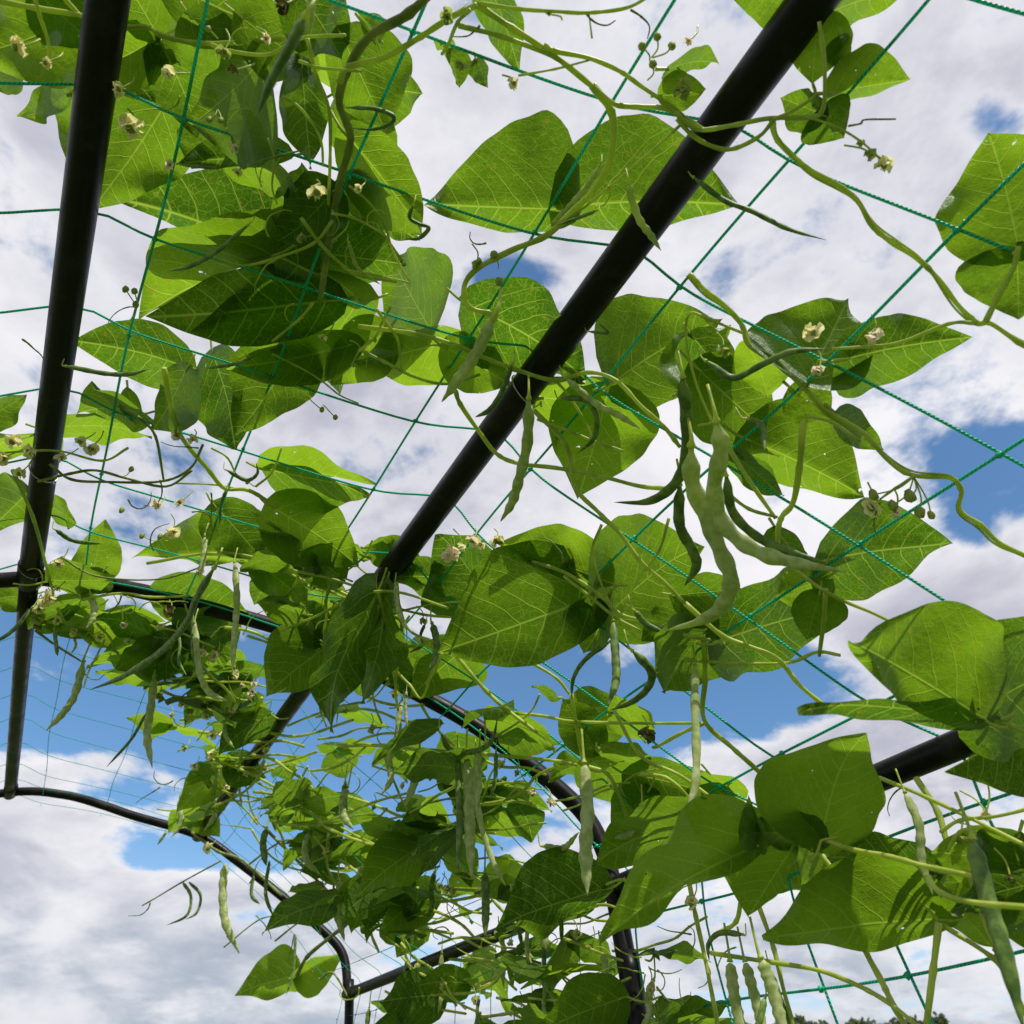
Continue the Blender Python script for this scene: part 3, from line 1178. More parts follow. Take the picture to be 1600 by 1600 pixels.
for p, r, m_ in [([(256, 575), (270, 648), (287, 688), (324, 732), (351, 763), (388, 766), (435, 793)], 5, None),
                 ([(78, 725), (111, 749), (169, 753), (253, 752), (297, 732), (317, 695)], 3, M_STEMD),
                 ([(60, 752), (110, 740), (150, 735), (200, 748), (260, 760), (300, 735)], 3, M_STEMD),
                 ([(216, 651), (243, 682), (256, 752)], 3, M_STEMD), ([(20, 735), (51, 807), (68, 868), (84, 930)], 3.5, None),
                 ([(275, 755), (330, 757), (370, 763)], 2, None), ([(330, 700), (355, 715), (368, 740)], 2.2, None),
                 ([(400, 760), (425, 738), (440, 700)], 2.5, None), ([(412, 813), (456, 840), (466, 884), (462, 911), (439, 938), (418, 942)], 3.4, None),
                 ([(230, 880), (330, 865), (420, 880), (520, 920), (600, 955)], 3.5, None), ([(340, 862), (400, 872), (470, 905), (540, 935)], 3, None),
                 ([(200, 700), (160, 720), (95, 705), (40, 705), (-20, 710)], 2.5, None), ([(95, 870), (150, 900), (250, 905), (330, 880)], 2, M_STEMD),
                 ([(90, 950), (105, 975), (135, 965), (150, 955)], 3, None), ([(55, 985), (90, 1010), (130, 1035)], 2.5, M_STEMD)]:
    stem(v_l, p, r, .975, m_)
pod(v_l, [(104, 572), (160, 583), (200, 585), (232, 577)], 5, .95, M_PODD, False)
pod(v_l, [(87, 828), (115, 845), (160, 850)], 4, .95, M_PODD, False)
pod(v_l, [(355, 735), (385, 750), (402, 740), (400, 722)], 4, .95, M_PODD, False)
pod(v_l, [(352, 768), (345, 790), (343, 820)], 4, .95, M_PODD, False)
pod(v_l, [(320, 840), (318, 870), (312, 903)], 6, .95, None)
pod(v_l, [(334, 888), (307, 935), (290, 975), (250, 1019), (190, 1058), (140, 1078)], 8, .85, M_PODD, False, taper=.3)
pod(v_l, [(367, 880), (370, 940), (366, 1000), (363, 1052)], 6.5, .93, None)
pod(v_l, [(305, 975), (310, 1040), (325, 1080), (355, 1095)], 6, .93, None)
pod(v_l, [(130, 1035), (117, 1085), (98, 1115), (72, 1142)], 8, .93, None)
pod(v_l, [(241, 1058), (235, 1110), (230, 1150), (238, 1200)], 8, .95, None)
pod(v_l, [(228, 1115), (205, 1155), (166, 1199)], 3.5, .95, M_PODD)
pod(v_l, [(50, 950), (20, 985), (-10, 1005)], 5, .93, M_PODD)
pod(v_l, [(85, 985), (88, 1010), (90, 1025)], 4, .93, M_PODD)
for x, y, r, m_ in [(142, 700, 13, M_PINK), (125, 690, 10, None), (95, 716, 10, M_PINK), (275, 680, 9, M_PINK), (300, 687, 9, None), (20, 690, 14, M_FLOW),
                    (45, 705, 12, None), (5, 715, 14, None), (245, 790, 11, M_PINK), (270, 830, 13, None), (75, 935, 16, None), (60, 950, 10, None),
                    (90, 880, 10, None), (265, 955, 11, M_DRY), (60, 975, 10, M_DRY), (30, 740, 10, None), (280, 785, 9, M_PINK), (310, 895, 9, None), (60, 965, 12, M_BUD)]:
    flower(v_l, x, y, r, m_, .965)
for x, y, to in [(503, 640, (480, 620)), (524, 652, (505, 632)), (205, 733, (190, 745)), (222, 837, (245, 845)), (190, 797, None), (387, 752, (400, 760)), (250, 838, (262, 845))]:
    bud(v_l, x, y, 5, to=to)
for x, y, s_ in [(250, 750, 1), (300, 800, 2), (330, 770, 3), (200, 780, 4), (240, 860, 5), (50, 960, 6), (130, 1030, 7), (310, 700, 12), (190, 930, 13)]:
    tendril(v_l, x, y, s_, 1.7, 5, 12)

v_big = Vine(860, 350, 'bean vine with curling stem and pair of broad leaves behind the middle pipe, top centre')
px_leaf(v_big, (880, 328), (663, 318), (850, 187), (770, 359), 1.02, 1.04, sgn=1, pet=(862, 350), dim='a')
px_leaf(v_big, (892, 322), (1158, 324), (1000, 196), (1000, 366), 1.03, 1.06, sgn=1, pet=(866, 350), dim='a')
for i, (b, t, a, c) in enumerate([((760, -30), (808, 112), (814, 32), (745, 30)), ((700, 82), (717, 137), (737, 95), (702, 102)), ((745, 95), (761, 137), (764, 110), (732, 112)),
                   ((740, 480), (918, 590), (860, 470), (750, 570)), ((965, 592), (1124, 500), (960, 470), (1085, 610)), ((950, 612), (903, 777), (1030, 665), (857, 650)),
                   ((850, 622), (1000, 648), (900, 590), (930, 690)), ((690, 70), (700, 90), (680, 70), (715, 75)), ((1070, 600), (1135, 510), (1050, 530), (1125, 590)),
                   ((700, 545), (800, 600), (790, 545), (720, 610)), ((590, 60), (560, 20), (570, 50), (600, 30))]):
    px_leaf(v_big, b, t, a, c, 1.02 + .01 * (i % 3), 1.04 + .012 * (i % 3), sgn=(1, -1, 2, 1)[i % 4])
for p, r in [([(746, 8), (800, 44), (867, 88), (925, 135), (952, 158), (975, 166), (1036, 169), (1070, 185), (1100, 203)], 6),
             ([(716, 40), (783, 57), (854, 84), (880, 98)], 5), ([(746, 5), (810, 14), (870, 18), (920, 20), (980, 12), (1020, -10)], 4),
             ([(850, 70), (867, 80), (921, 91), (968, 111), (1002, 135), (1056, 172), (1080, 196)], 5), ([(810, 118), (867, 108), (921, 94)], 2.4),
             ([(925, 133), (955, 175), (958, 219), (948, 263), (928, 297), (894, 331), (854, 368), (800, 391), (749, 418), (727, 442), (727, 469), (739, 483), (768, 490)], 7),
             ([(1067, 192), (1002, 250), (955, 290), (905, 330), (868, 352)], 3), ([(712, 611), (719, 631), (749, 675), (776, 709), (810, 724), (868, 731), (935, 743), (1002, 760), (1056, 763)], 5),
             ([(560, 510), (640, 520), (700, 535), (760, 560), (817, 581), (868, 594), (918, 582), (962, 594), (1002, 635), (1036, 665), (1063, 699)], 5),
             ([(560, 545), (600, 565), (650, 590), (700, 600), (750, 585)], 3.5), ([(834, 641), (884, 695), (898, 760), (935, 800), (969, 834), (1002, 878), (1036, 908), (1070, 942)], 5),
             ([(840, 655), (880, 670), (930, 690), (975, 705)], 3.5), ([(868, 594), (890, 620), (920, 670), (925, 700)], 3), ([(925, 60), (920, 20)], 2),
             ([(735, 15), (715, 35), (700, 70), (690, 85)], 4)]:
    stem(v_big, p, r, .97)
pod(v_big, [(935, 262), (918, 290), (893, 318), (868, 348)], 6, .95, None, False)
pod(v_big, [(983, 288), (988, 315), (1000, 345), (1017, 368), (1033, 392)], 7, .93, None, False)
pod(v_big, [(930, 330), (905, 340), (870, 352)], 4, .95, M_PODD, False)
pod(v_big, [(1085, 278), (1130, 312), (1175, 330), (1230, 357), (1290, 375)], 6, .97, M_PODD, False, taper=.1)
pod(v_big, [(770, 500), (745, 550), (718, 590), (690, 628)], 14, .86, M_POD, False, taper=.4)
pod(v_big, [(800, 570), (785, 610), (765, 640), (742, 652)], 6, .93, M_PODD, False)
pod(v_big, [(826, 625), (824, 690), (812, 745), (800, 785), (782, 815)], 10, .88, None, False)
pod(v_big, [(885, 592), (930, 630), (965, 648), (1000, 670)], 6.5, .95, None, False)
pod(v_big, [(878, 622), (915, 625), (932, 650), (928, 685), (900, 710)], 6, .95, M_PODD, False)
pod(v_big, [(920, 518), (950, 520), (935, 505)], 3, .96, M_PODD, False)
flower(v_big, 803, 130, 11, None, .97); flower(v_big, 858, 22, 0.1 * 60, M_BUD, .97)
flower(v_big, 700, 25, 13, M_BUD, .97); flower(v_big, 745, 412, 10, M_BUD, .97); flower(v_big, 720, 100, 9, M_BUD)
for x, y, to in [(772, 398, (778, 420)), (780, 440, (760, 450)), (1003, 72, (1015, 95)), (1027, 57, (1018, 90)), (1020, 100, (1012, 125)), (1050, 72, (1020, 90))]:
    bud(v_big, x, y, 8, to=to)
tendril(v_big, 915, 20, 21, 2.5, 4, 14, ang=1.1); tendril(v_big, 985, 15, 22, 2.5, 3, 20, ang=.3); tendril(v_big, 950, 290, 23, 2.2, 4, 12, ang=.6, mat=M_STEM)
tendril(v_big, 750, 40, 24, 2.2, 4, 12, ang=2); tendril(v_big, 760, 380, 25, 2, 4, 10)

v_tr = Vine(1262, 184, 'bean vine with bright yellow green leaves looped round the middle pipe at the upper right')
for i, (b, t, a, c) in enumerate([((1265, -30), (1140, -8), (1170, -40), (1210, 36)), ((1270, 32), (1420, -15), (1330, -30), (1320, 56)), ((1275, 28), (1268, 132), (1234, 80), (1325, 85)),
                   ((1303, 145), (1424, 125), (1355, 77), (1330, 158)), ((1285, 180), (1220, 152), (1250, 138), (1245, 200)), ((1283, 175), (1319, 215), (1316, 152), (1250, 205)),
                   ((1045, 108), (1122, 97), (1080, 80), (1062, 118)), ((1035, 150), (1102, 140), (1070, 112), (1065, 170)), ((1315, 60), (1320, 110), (1290, 90), (1330, 85))]):
    px_leaf(v_tr, b, t, a, c, 1.0, 1.015 + .01 * (i % 3), sgn=(1, 2, -1, 1)[i % 4])
for p, r in [([(1055, 175), (1070, 190), (1094, 203), (1144, 196), (1202, 185), (1262, 184), (1286, 169), (1288, 100), (1280, 34)], 5),
             ([(1058, 185), (1080, 210), (1111, 228), (1144, 233), (1185, 214), (1208, 189)], 5), ([(1208, 187), (1240, 172), (1272, 150), (1270, 130)], 3.5),
             ([(1210, 187), (1250, 182), (1285, 190), (1320, 205), (1350, 225), (1375, 248)], 2.5)]:
    stem(v_tr, p, r, .955)
stem(v_tr, [(1205, 187), (1215, 219), (1262, 263), (1310, 290), (1340, 314), (1364, 354), (1397, 381), (1435, 405), (1465, 435), (1499, 479), (1526, 503), (1549, 506), (1600, 540), (1650, 565)], 5.6, .99, twine=True)
flower(v_tr, 1382, 258, 15, None); flower(v_tr, 1362, 240, 11, M_BUD); flower(v_tr, 1345, 225, 7, M_BUD); flower(v_tr, 1075, 65, 7, M_PINK); flower(v_tr, 1070, 140, 18, M_BUD)
tendril(v_tr, 1300, 205, 31, 2.2, 4, 14, ang=.4); stem(v_tr, [(1325, 197), (1345, 193), (1352, 187), (1400, 186)], 2.2, .98, M_STEMD, name='tendril')

v_re = Vine(1540, 503, 'bean vine with two large pale leaves cut by the right picture edge below thin cloud')
px_leaf(v_re, (1590, 386), (1545, 218), (1473, 320), (1690, 300), 1.0, 1.02, pet=(1585, 400))
px_leaf(v_re, (1588, 392), (1590, 500), (1506, 408), (1665, 430), 1.0, 1.02, sgn=-1, pet=(1583, 398))
stem(v_re, [(1540, 503), (1560, 462), (1583, 420), (1592, 385)], 6, .975)
stem(v_re, [(1526, 505), (1482, 506), (1397, 537), (1300, 545)], 4, .975)

v_rm = Vine(1256, 662, 'bean vine holding the cluster of long pale green pods at the centre right')
for i, (b, t, a, c) in enumerate([((1265, 590), (1325, 466), (1168, 525), (1345, 590)), ((1328, 560), (1522, 527), (1380, 494), (1370, 620)), ((1095, 580), (1215, 692), (1200, 600), (1090, 680)),
                   ((1175, 690), (1350, 778), (1290, 642), (1230, 768)), ((1310, 650), (1378, 702), (1350, 645), (1325, 690)), ((1292, 875), (1494, 850), (1345, 783), (1385, 930)),
                   ((1150, 712), (1223, 777), (1205, 730), (1168, 762)), ((1290, 905), (1210, 935), (1240, 885), (1260, 960)), ((1130, 1000), (1318, 950), (1190, 903), (1230, 1045)),
                   ((1100, 990), (1035, 1082), (1013, 1005), (1140, 1030)), ((1240, 610), (1300, 650), (1290, 600), (1240, 660)), ((1170, 540), (1200, 620), (1230, 560), (1160, 600)),
                   ((1215, 830), (1260, 890), (1255, 850), (1215, 880)), ((1280, 930), (1260, 1000), (1320, 960), (1230, 980)), ((1085, 530), (1150, 610), (1160, 560), (1080, 600))]):
    px_leaf(v_rm, b, t, a, c, 1.0 + .01 * (i % 4), 1.02 + .012 * (i % 3), sgn=(1, 1, -1, 1, 2)[i % 5], dim=(None, 'a', 'ac', 'a', 'ac', 'a', '', 'a', 'a', '', 'ac', '', '', 'a', 'a')[i])
stem(v_rm, [(1077, 428), (1104, 456), (1127, 473), (1158, 506), (1171, 540), (1212, 567), (1262, 611), (1296, 645), (1347, 675), (1391, 722), (1428, 743), (1482, 746), (1502, 766), (1499, 797), (1532, 820), (1566, 851), (1640, 885)], 5.6, .99, twine=True)
for p, r in [([(1256, 655), (1249, 732), (1239, 786), (1222, 807), (1215, 834), (1218, 870)], 6.5), ([(1138, 699), (1170, 750), (1212, 810)], 5), ([(1130, 765), (1170, 795), (1215, 808)], 4),
             ([(1262, 650), (1300, 660), (1345, 690)], 4), ([(1235, 885), (1296, 928), (1364, 958), (1400, 975)], 4), ([(1070, 942), (1127, 992), (1171, 1010), (1215, 1030), (1249, 1070), (1285, 1100)], 5.5),
             ([(1060, 1030), (1141, 1036), (1229, 1036), (1276, 1019), (1313, 1024)], 4), ([(1290, 920), (1287, 970), (1280, 1025)], 5), ([(1160, 520), (1110, 500), (1078, 490), (1072, 530), (1088, 600), (1115, 665)], 3),
             ([(1090, 665), (1120, 660)], 3), ([(1100, 1000), (1102, 1060), (1100, 1124), (1144, 1168), (1185, 1205), (1222, 1246)], 5.5),
             ([(726, 1112), (834, 1117), (894, 1127), (1000, 1130), (1100, 1130)], 3.4), ([(1100, 1130), (1060, 1148), (1030, 1165), (1020, 1168)], 4), ([(1430, 743), (1400, 762), (1375, 780)], 3)]:
    stem(v_rm, p, r, .975)
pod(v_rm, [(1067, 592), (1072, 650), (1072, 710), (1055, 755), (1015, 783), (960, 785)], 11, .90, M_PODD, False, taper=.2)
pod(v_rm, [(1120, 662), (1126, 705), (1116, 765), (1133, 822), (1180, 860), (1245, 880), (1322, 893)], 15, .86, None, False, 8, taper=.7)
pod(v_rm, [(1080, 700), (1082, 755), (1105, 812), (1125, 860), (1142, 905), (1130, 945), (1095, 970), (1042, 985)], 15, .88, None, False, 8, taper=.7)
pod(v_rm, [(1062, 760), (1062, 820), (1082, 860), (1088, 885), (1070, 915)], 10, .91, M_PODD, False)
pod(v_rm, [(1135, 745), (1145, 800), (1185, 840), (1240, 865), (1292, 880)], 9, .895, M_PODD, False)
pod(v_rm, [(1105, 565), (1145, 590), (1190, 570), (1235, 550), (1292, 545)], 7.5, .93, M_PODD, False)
pod(v_rm, [(1168, 655), (1190, 665), (1195, 705)], 7, .94, M_PODD)
for q in [[(958, 972), (962, 1030), (962, 1065), (950, 1103)], [(1086, 1040), (1086, 1100), (1088, 1200), (1080, 1260), (1058, 1302)]]:
    pod(v_rm, q, 8, .95, M_POD if q[0][0] > 1000 else M_PODD)
pod(v_rm, [(990, 1018), (1018, 1050), (1010, 1078), (985, 1098), (953, 1110)], 8, .94, M_PODD, False)
pod(v_rm, [(952, 1003), (915, 1030), (896, 1060), (893, 1095)], 5, .95, M_PODD, False)
for x, y, r, m_ in [(1272, 520, 17, M_FLOW), (1365, 525, 16, M_PINK), (1280, 578, 12, M_PINK), (1360, 793, 17, M_FLOW), (1400, 800, 10, M_PINK), (1010, 1150, 15, M_DRY), (1130, 548, 12, M_BUD), (1540, 1275, 9, None)]:
    flower(v_rm, x, y, r, m_)
for x, y, r in [(1365, 773, 9), (1422, 775, 11), (1437, 800, 10), (1395, 790, 9), (1455, 805, 7)]:
    bud(v_rm, x, y, r, to=(1428, 745))
tendril(v_rm, 1375, 785, 41, 2, 4, 14)

v_c = Vine(969, 959, 'bean vine with one wide dark leaf in the centre and pink flowers by the pipe')
for i, (b, t, a, c) in enumerate([((925, 935), (684, 1020), (760, 862), (830, 1038)), ((938, 905), (775, 850), (850, 810), (840, 892)), ((950, 960), (1088, 850), (930, 835), (1060, 965)),
                   ((950, 950), (918, 1018), (955, 990), (872, 985)), ((640, 885), (560, 862), (590, 830), (610, 892)), ((757, 925), (690, 833), (640, 905), (778, 870)),
                   ((1060, 930), (1160, 920), (1100, 895), (1100, 980)), ((900, 880), (945, 950), (950, 890), (890, 940)), ((700, 905), (600, 900), (660, 870), (650, 930)),
                   ((1070, 960), (1000, 1000), (1010, 960), (1060, 1000)), ((620, 1060), (690, 1000), (600, 1010), (690, 1050)), ((720, 1020), (640, 1090), (650, 1020), (740, 1080))]):
    px_leaf(v_c, b, t, a, c, 1.0 + .01 * (i % 3), 1.02 + .012 * (i % 3), sgn=(1, -1, -1, 2)[i % 4], dim=('ac', 'ac', 'ac', 'a', 'a', 'a', None, 'a', 'a', None, 'a', 'a')[i])
for p, r in [([(780, 857), (834, 878), (881, 894), (935, 928), (969, 959), (1013, 972), (1070, 992), (1110, 1000)], 4.5), ([(881, 900), (925, 935), (962, 965), (1000, 985)], 3.5),
             ([(940, 820), (925, 860), (935, 900), (955, 950)], 0.1 * 30), ([(600, 945), (660, 960), (710, 965)], 3), ([(700, 1010), (760, 1080), (800, 1115), (840, 1145)], 4.5),
             ([(1045, 810), (1030, 860), (1000, 900), (970, 955)], 3), ([(830, 1035), (870, 1060), (890, 1085)], 3.5), ([(690, 1020), (680, 1045), (665, 1070)], 4)]:
    stem(v_c, p, r, .97)
pod(v_c, [(992, 955), (1010, 975), (1040, 990)], 6, .95, M_PODD, False)
for x, y, r, m_ in [(705, 865, 17, M_PINK), (738, 845, 12, M_PINK), (775, 845, 13, None), (750, 850, 10, None), (722, 855, 9, None)]:
    flower(v_c, x, y, r, m_, .95)
tendril(v_c, 880, 880, 51, 2.2, 4, 15, ang=-1.5)

v_h = Vine(560, 950, 'bean vine with a folded mottled leaf drooping where the middle pipe meets the hoop')
px_leaf(v_h, (590, 925), (503, 1137), (515, 990), (600, 1005), .93, .90, sgn=2)
px_leaf(v_h, (515, 1008), (415, 1088), (430, 985), (500, 1070), .95, .93, sgn=1)
for i, (b, t, a, c) in enumerate([((600, 930), (560, 1100), (545, 1000), (620, 1010)), ((500, 1000), (440, 940), (450, 990), (500, 940)), ((530, 900), (450, 850), (480, 910), (520, 850)),
                   ((470, 960), (400, 940), (430, 930), (430, 975))]):
    px_leaf(v_h, b, t, a, c, .95, .96, sgn=(1, -1)[i % 2])
for p, r in [([(590, 925), (600, 960), (610, 1010), (618, 1070)], 4), ([(612, 962), (628, 980), (618, 1070), (622, 1110)], 3.2), ([(592, 945), (585, 990), (560, 1040), (540, 1090)], 3),
             ([(440, 985), (500, 960), (560, 930), (620, 925), (700, 950)], 3), ([(450, 890), (520, 905), (580, 925)], 3), ([(620, 910), (625, 950), (640, 985), (680, 1005)], 3.4),
             ([(520, 1060), (500, 1100), (510, 1135)], 2.5), ([(560, 1000), (548, 1050), (530, 1090)], 2.5), ([(590, 1010), (640, 1010), (670, 1005)], 3), ([(620, 1050), (640, 1070), (660, 1090), (680, 1030)], 3)]:
    stem(v_h, p, r, .93)
pod(v_h, [(618, 915), (622, 950), (635, 985)], 5, .92, None)

v_f = Vine(1525, 1115, 'foreground bean vine with the two biggest near leaves overlapping the lower right pipe')
ZF = sdepth(1525, 1100)
px_leaf(v_f, (1528, 1118), (1318, 1000), (1500, 945), (1400, 1100), .80, .78, sgn=1, zb=ZF, dim='ac')
px_leaf(v_f, (1530, 1115), (1710, 1035), (1590, 985), (1640, 1150), .82, .86, sgn=-1, zb=ZF, dim='a')
px_leaf(v_f, (1525, 1118), (1242, 1096), (1385, 1088), (1390, 1128), .82, .80, sgn=1, zb=ZF, ratio=.36, front=True)
px_leaf(v_f, (1640, 1140), (1474, 1202), (1560, 1165), (1585, 1236), .9, .95, sgn=1, zb=ZF)
stem(v_f, [(1530, 1118), (1580, 1135), (1640, 1160)], 6, .84)

v_g = Vine(1283, 1312, 'bean vine with long hanging dark green leaves crossing in front of the lower right pipe')
ZG = sdepth(1280, 1300)
px_leaf(v_g, (1283, 1312), (1345, 1141), (1195, 1235), (1400, 1195), .84, .86, sgn=2, zb=ZG, dim='ac')
px_leaf(v_g, (1282, 1313), (1165, 1300), (1200, 1262), (1240, 1330), .84, .84, sgn=1, zb=ZG)
px_leaf(v_g, (1182, 1322), (937, 1472), (1105, 1262), (1080, 1405), .86, .84, sgn=1, zb=ZG, dim='ac')
px_leaf(v_g, (1235, 1330), (1171, 1435), (1120, 1352), (1222, 1385), .86, .86, sgn=-1, zb=ZG, dim='ac')
px_leaf(v_g, (1185, 1318), (1168, 1246), (1150, 1290), (1190, 1280), .86, .86, sgn=-1, zb=ZG)
px_leaf(v_g, (1260, 1330), (1195, 1392), (1205, 1345), (1252, 1393), 1.0, 1.02, sgn=-1)
stem(v_g, [(1000, 1420), (1060, 1384), (1138, 1343), (1185, 1327), (1246, 1313), (1276, 1310), (1330, 1327), (1384, 1337), (1448, 1354), (1526, 1370)], 5.5, .86)
px_leaf(v_g, (940, 1390), (773, 1447), (850, 1335), (880, 1432), .92, .92, sgn=1)
px_leaf(v_g, (915, 1418), (770, 1452), (800, 1428), (850, 1452), .95, .92, sgn=-1)
px_leaf(v_g, (1100, 1285), (925, 1345), (1015, 1262), (1010, 1362), .95, .95, sgn=-1)
stem(v_g, [(940, 1385), (970, 1375), (1000, 1385), (1050, 1390)], 3, .93)

v_w = Vine(1465, 1441, 'bean vine on the side netting, lower right, with broad triangular leaf and twisted stems')
for i, (b, t, a, c) in enumerate([((1467, 1437), (1193, 1470), (1300, 1360), (1340, 1482)), ((1452, 1360), (1290, 1335), (1370, 1303), (1370, 1402)), ((1590, 1350), (1450, 1332), (1520, 1298), (1520, 1392)),
                   ((1480, 1405), (1552, 1478), (1590, 1425), (1462, 1440)), ((1620, 1380), (1480, 1420), (1540, 1370), (1560, 1430)), ((1300, 1330), (1255, 1385), (1240, 1340), (1290, 1380)),
                   ((1610, 1400), (1640, 1500), (1560, 1440), (1660, 1450)), ((1450, 1380), (1370, 1420), (1400, 1370), (1410, 1430)), ((1590, 1310), (1540, 1390), (1520, 1340), (1600, 1370)),
                   ((1060, 1590), (1140, 1565), (1100, 1560), (1100, 1600)), ((1040, 1560), (1090, 1600), (1080, 1560), (1040, 1600)), ((1450, 1350), (1500, 1420), (1500, 1370), (1440, 1400))]):
    px_leaf(v_w, b, t, a, c, .97 + .012 * (i % 3), .98 + .015 * (i % 3), sgn=(1, -1, -1, 2)[i % 4], dim=('a', 'a', 'ac', 'a', 'ac', '', 'ac', 'ac', 'ac', None, None, 'a')[i])
for p, r, kk in [([(1374, 1215), (1448, 1246), (1532, 1286), (1640, 1340)], 4.5, .93), ([(1470, 1300), (1500, 1282), (1560, 1275), (1640, 1255)], 4, .94),
                 ([(1273, 1323), (1303, 1360), (1327, 1397), (1340, 1448), (1354, 1489), (1377, 1532), (1397, 1573), (1425, 1620)], 7, .97),
                 ([(1431, 1215), (1465, 1269), (1482, 1323), (1510, 1370), (1530, 1430)], 6.5, .98), ([(1077, 1380), (1087, 1431), (1104, 1509), (1125, 1620)], 5, .97),
                 ([(1185, 1414), (1209, 1482), (1225, 1549), (1245, 1620)], 5, .97), ([(1467, 1441), (1458, 1516), (1445, 1620)], 7, .95),
                 ([(1472, 1445), (1549, 1495), (1576, 1532), (1610, 1600)], 5.5, .96), ([(1111, 1489), (1195, 1502), (1279, 1516), (1347, 1543), (1397, 1573), (1440, 1610)], 5, .96),
                 ([(1448, 1370), (1470, 1395), (1520, 1410), (1640, 1420)], 6.5, .75), ([(1450, 1350), (1490, 1362), (1525, 1372)], 4, .94),
                 ([(1510, 1350), (1530, 1420), (1560, 1490), (1590, 1560)], 5, .97), ([(1330, 1350), (1400, 1375), (1440, 1410), (1467, 1440)], 3.4, .95), ([(1540, 1290), (1500, 1300), (1480, 1330)], 4, .94),
                 ([(1330, 1400), (1400, 1385), (1450, 1370)], 3, .94), ([(1120, 1460), (1150, 1440), (1158, 1400)], 5, .95)]:
    stem(v_w, p, r, kk)
pod(v_w, [(1415, 1240), (1436, 1290), (1440, 1345), (1458, 1400)], 8, .92, M_POD, False)
pod(v_w, [(1520, 1315), (1542, 1400), (1568, 1485), (1600, 1610)], 15.5, .8, M_PODD, False)
pod(v_w, [(1141, 1505), (1148, 1560), (1165, 1640)], 11, .93, None)
pod(v_w, [(1165, 1505), (1180, 1560), (1200, 1640)], 10, .95, None)
pod(v_w, [(1190, 1500), (1208, 1550), (1232, 1640)], 12, .93, None)
pod(v_w, [(1205, 1520), (1222, 1570), (1250, 1640)], 6, .96, M_PODD)
pod(v_w, [(1195, 1560), (1185, 1600), (1170, 1620)], 6, .93, M_PODD)
pod(v_w, [(1160, 1460), (1125, 1458), (1107, 1475), (1108, 1502)], 5, .93, M_PODD, False)
for x, y, r, m_ in [(1080, 1412, 12, None), (1545, 1275, 9, None), (1500, 1310, 11, M_BUD), (1560, 1490, 9, M_BUD), (1580, 1375, 9, M_DRY)]:
    flower(v_w, x, y, r, m_, .95)
for x, y, s_ in [(1080, 1460, 61), (1070, 1490, 62), (1150, 1480, 63), (1530, 1290, 64), (1410, 1230, 65), (1100, 1500, 67)]:
    tendril(v_w, x, y, s_, 1.8, 5, 11)

v_p = Vine(912, 1200, 'bean vine bearing the tall fat green pod that hangs straight down before the hoop')
for i, (b, t, a, c) in enumerate([((790, 1152), (877, 1166), (840, 1138), (835, 1182)), ((905, 1150), (992, 1105), (905, 1075), (960, 1160)), ((905, 1195), (858, 1217), (875, 1180), (890, 1215)),
                   ((925, 1190), (1000, 1265), (990, 1190), (920, 1245)), ((990, 1210), (1135, 1250), (1070, 1195), (1040, 1290)), ((1000, 1150), (960, 1085), (950, 1130), (1005, 1100)),
                   ((930, 1170), (880, 1090), (875, 1150), (930, 1100)), ((1010, 1240), (960, 1320), (950, 1255), (1015, 1300)), ((1000, 1190), (930, 1160), (960, 1150), (960, 1190)),
                   ((870, 1090), (832, 1070), (850, 1072), (855, 1092)), ((1110, 1210), (1160, 1250), (1150, 1215), (1120, 1250)), ((1130, 1240), (1070, 1310), (1060, 1260), (1130, 1290))]):
    px_leaf(v_p, b, t, a, c, 1.0 + .012 * (i % 3), 1.0 + .015 * (i % 4), sgn=(1, -1, 2)[i % 3])
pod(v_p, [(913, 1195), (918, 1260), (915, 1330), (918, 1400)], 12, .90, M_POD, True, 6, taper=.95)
for p, r in [([(893, 1085), (900, 1130), (912, 1200)], 4), ([(655, 1171), (749, 1178), (861, 1188), (900, 1195)], 4), ([(530, 1165), (600, 1165), (655, 1172)], 4), ([(960, 1110), (1000, 1180), (1060, 1210), (1110, 1245)], 4),
             ([(920, 1198), (950, 1210), (970, 1250), (978, 1275)], 4), ([(1000, 1210), (1040, 1215), (1075, 1245), (1090, 1275)], 4)]:
    stem(v_p, p, r, .96)
for q, r, m_ in [([(715, 1180), (717, 1240), (718, 1300), (715, 1365)], 6.5, M_PODD), ([(730, 1190), (733, 1240), (734, 1300), (737, 1375)], 11, None), ([(743, 1180), (748, 1270), (768, 1340), (790, 1385)], 5.5, None),
                 ([(655, 1175), (650, 1215), (632, 1262)], 8, None), ([(775, 1175), (774, 1215), (766, 1250)], 4, M_PODD), ([(758, 1365), (759, 1410), (758, 1465)], 8, M_PODD),
                 ([(845, 1420), (848, 1450), (853, 1485)], 9, None), ([(876, 1405), (877, 1440), (878, 1480)], 4.5, M_PODD), ([(1000, 1260), (985, 1300), (960, 1310)], 7, None)]:
    pod(v_p, q, r, .93, m_)
pod(v_p, [(690, 1148), (705, 1172), (740, 1174), (768, 1158), (778, 1118)], 5.5, .93, M_PODD, False)
pod(v_p, [(850, 1322), (880, 1325), (905, 1300)], 6, .93, None, False)

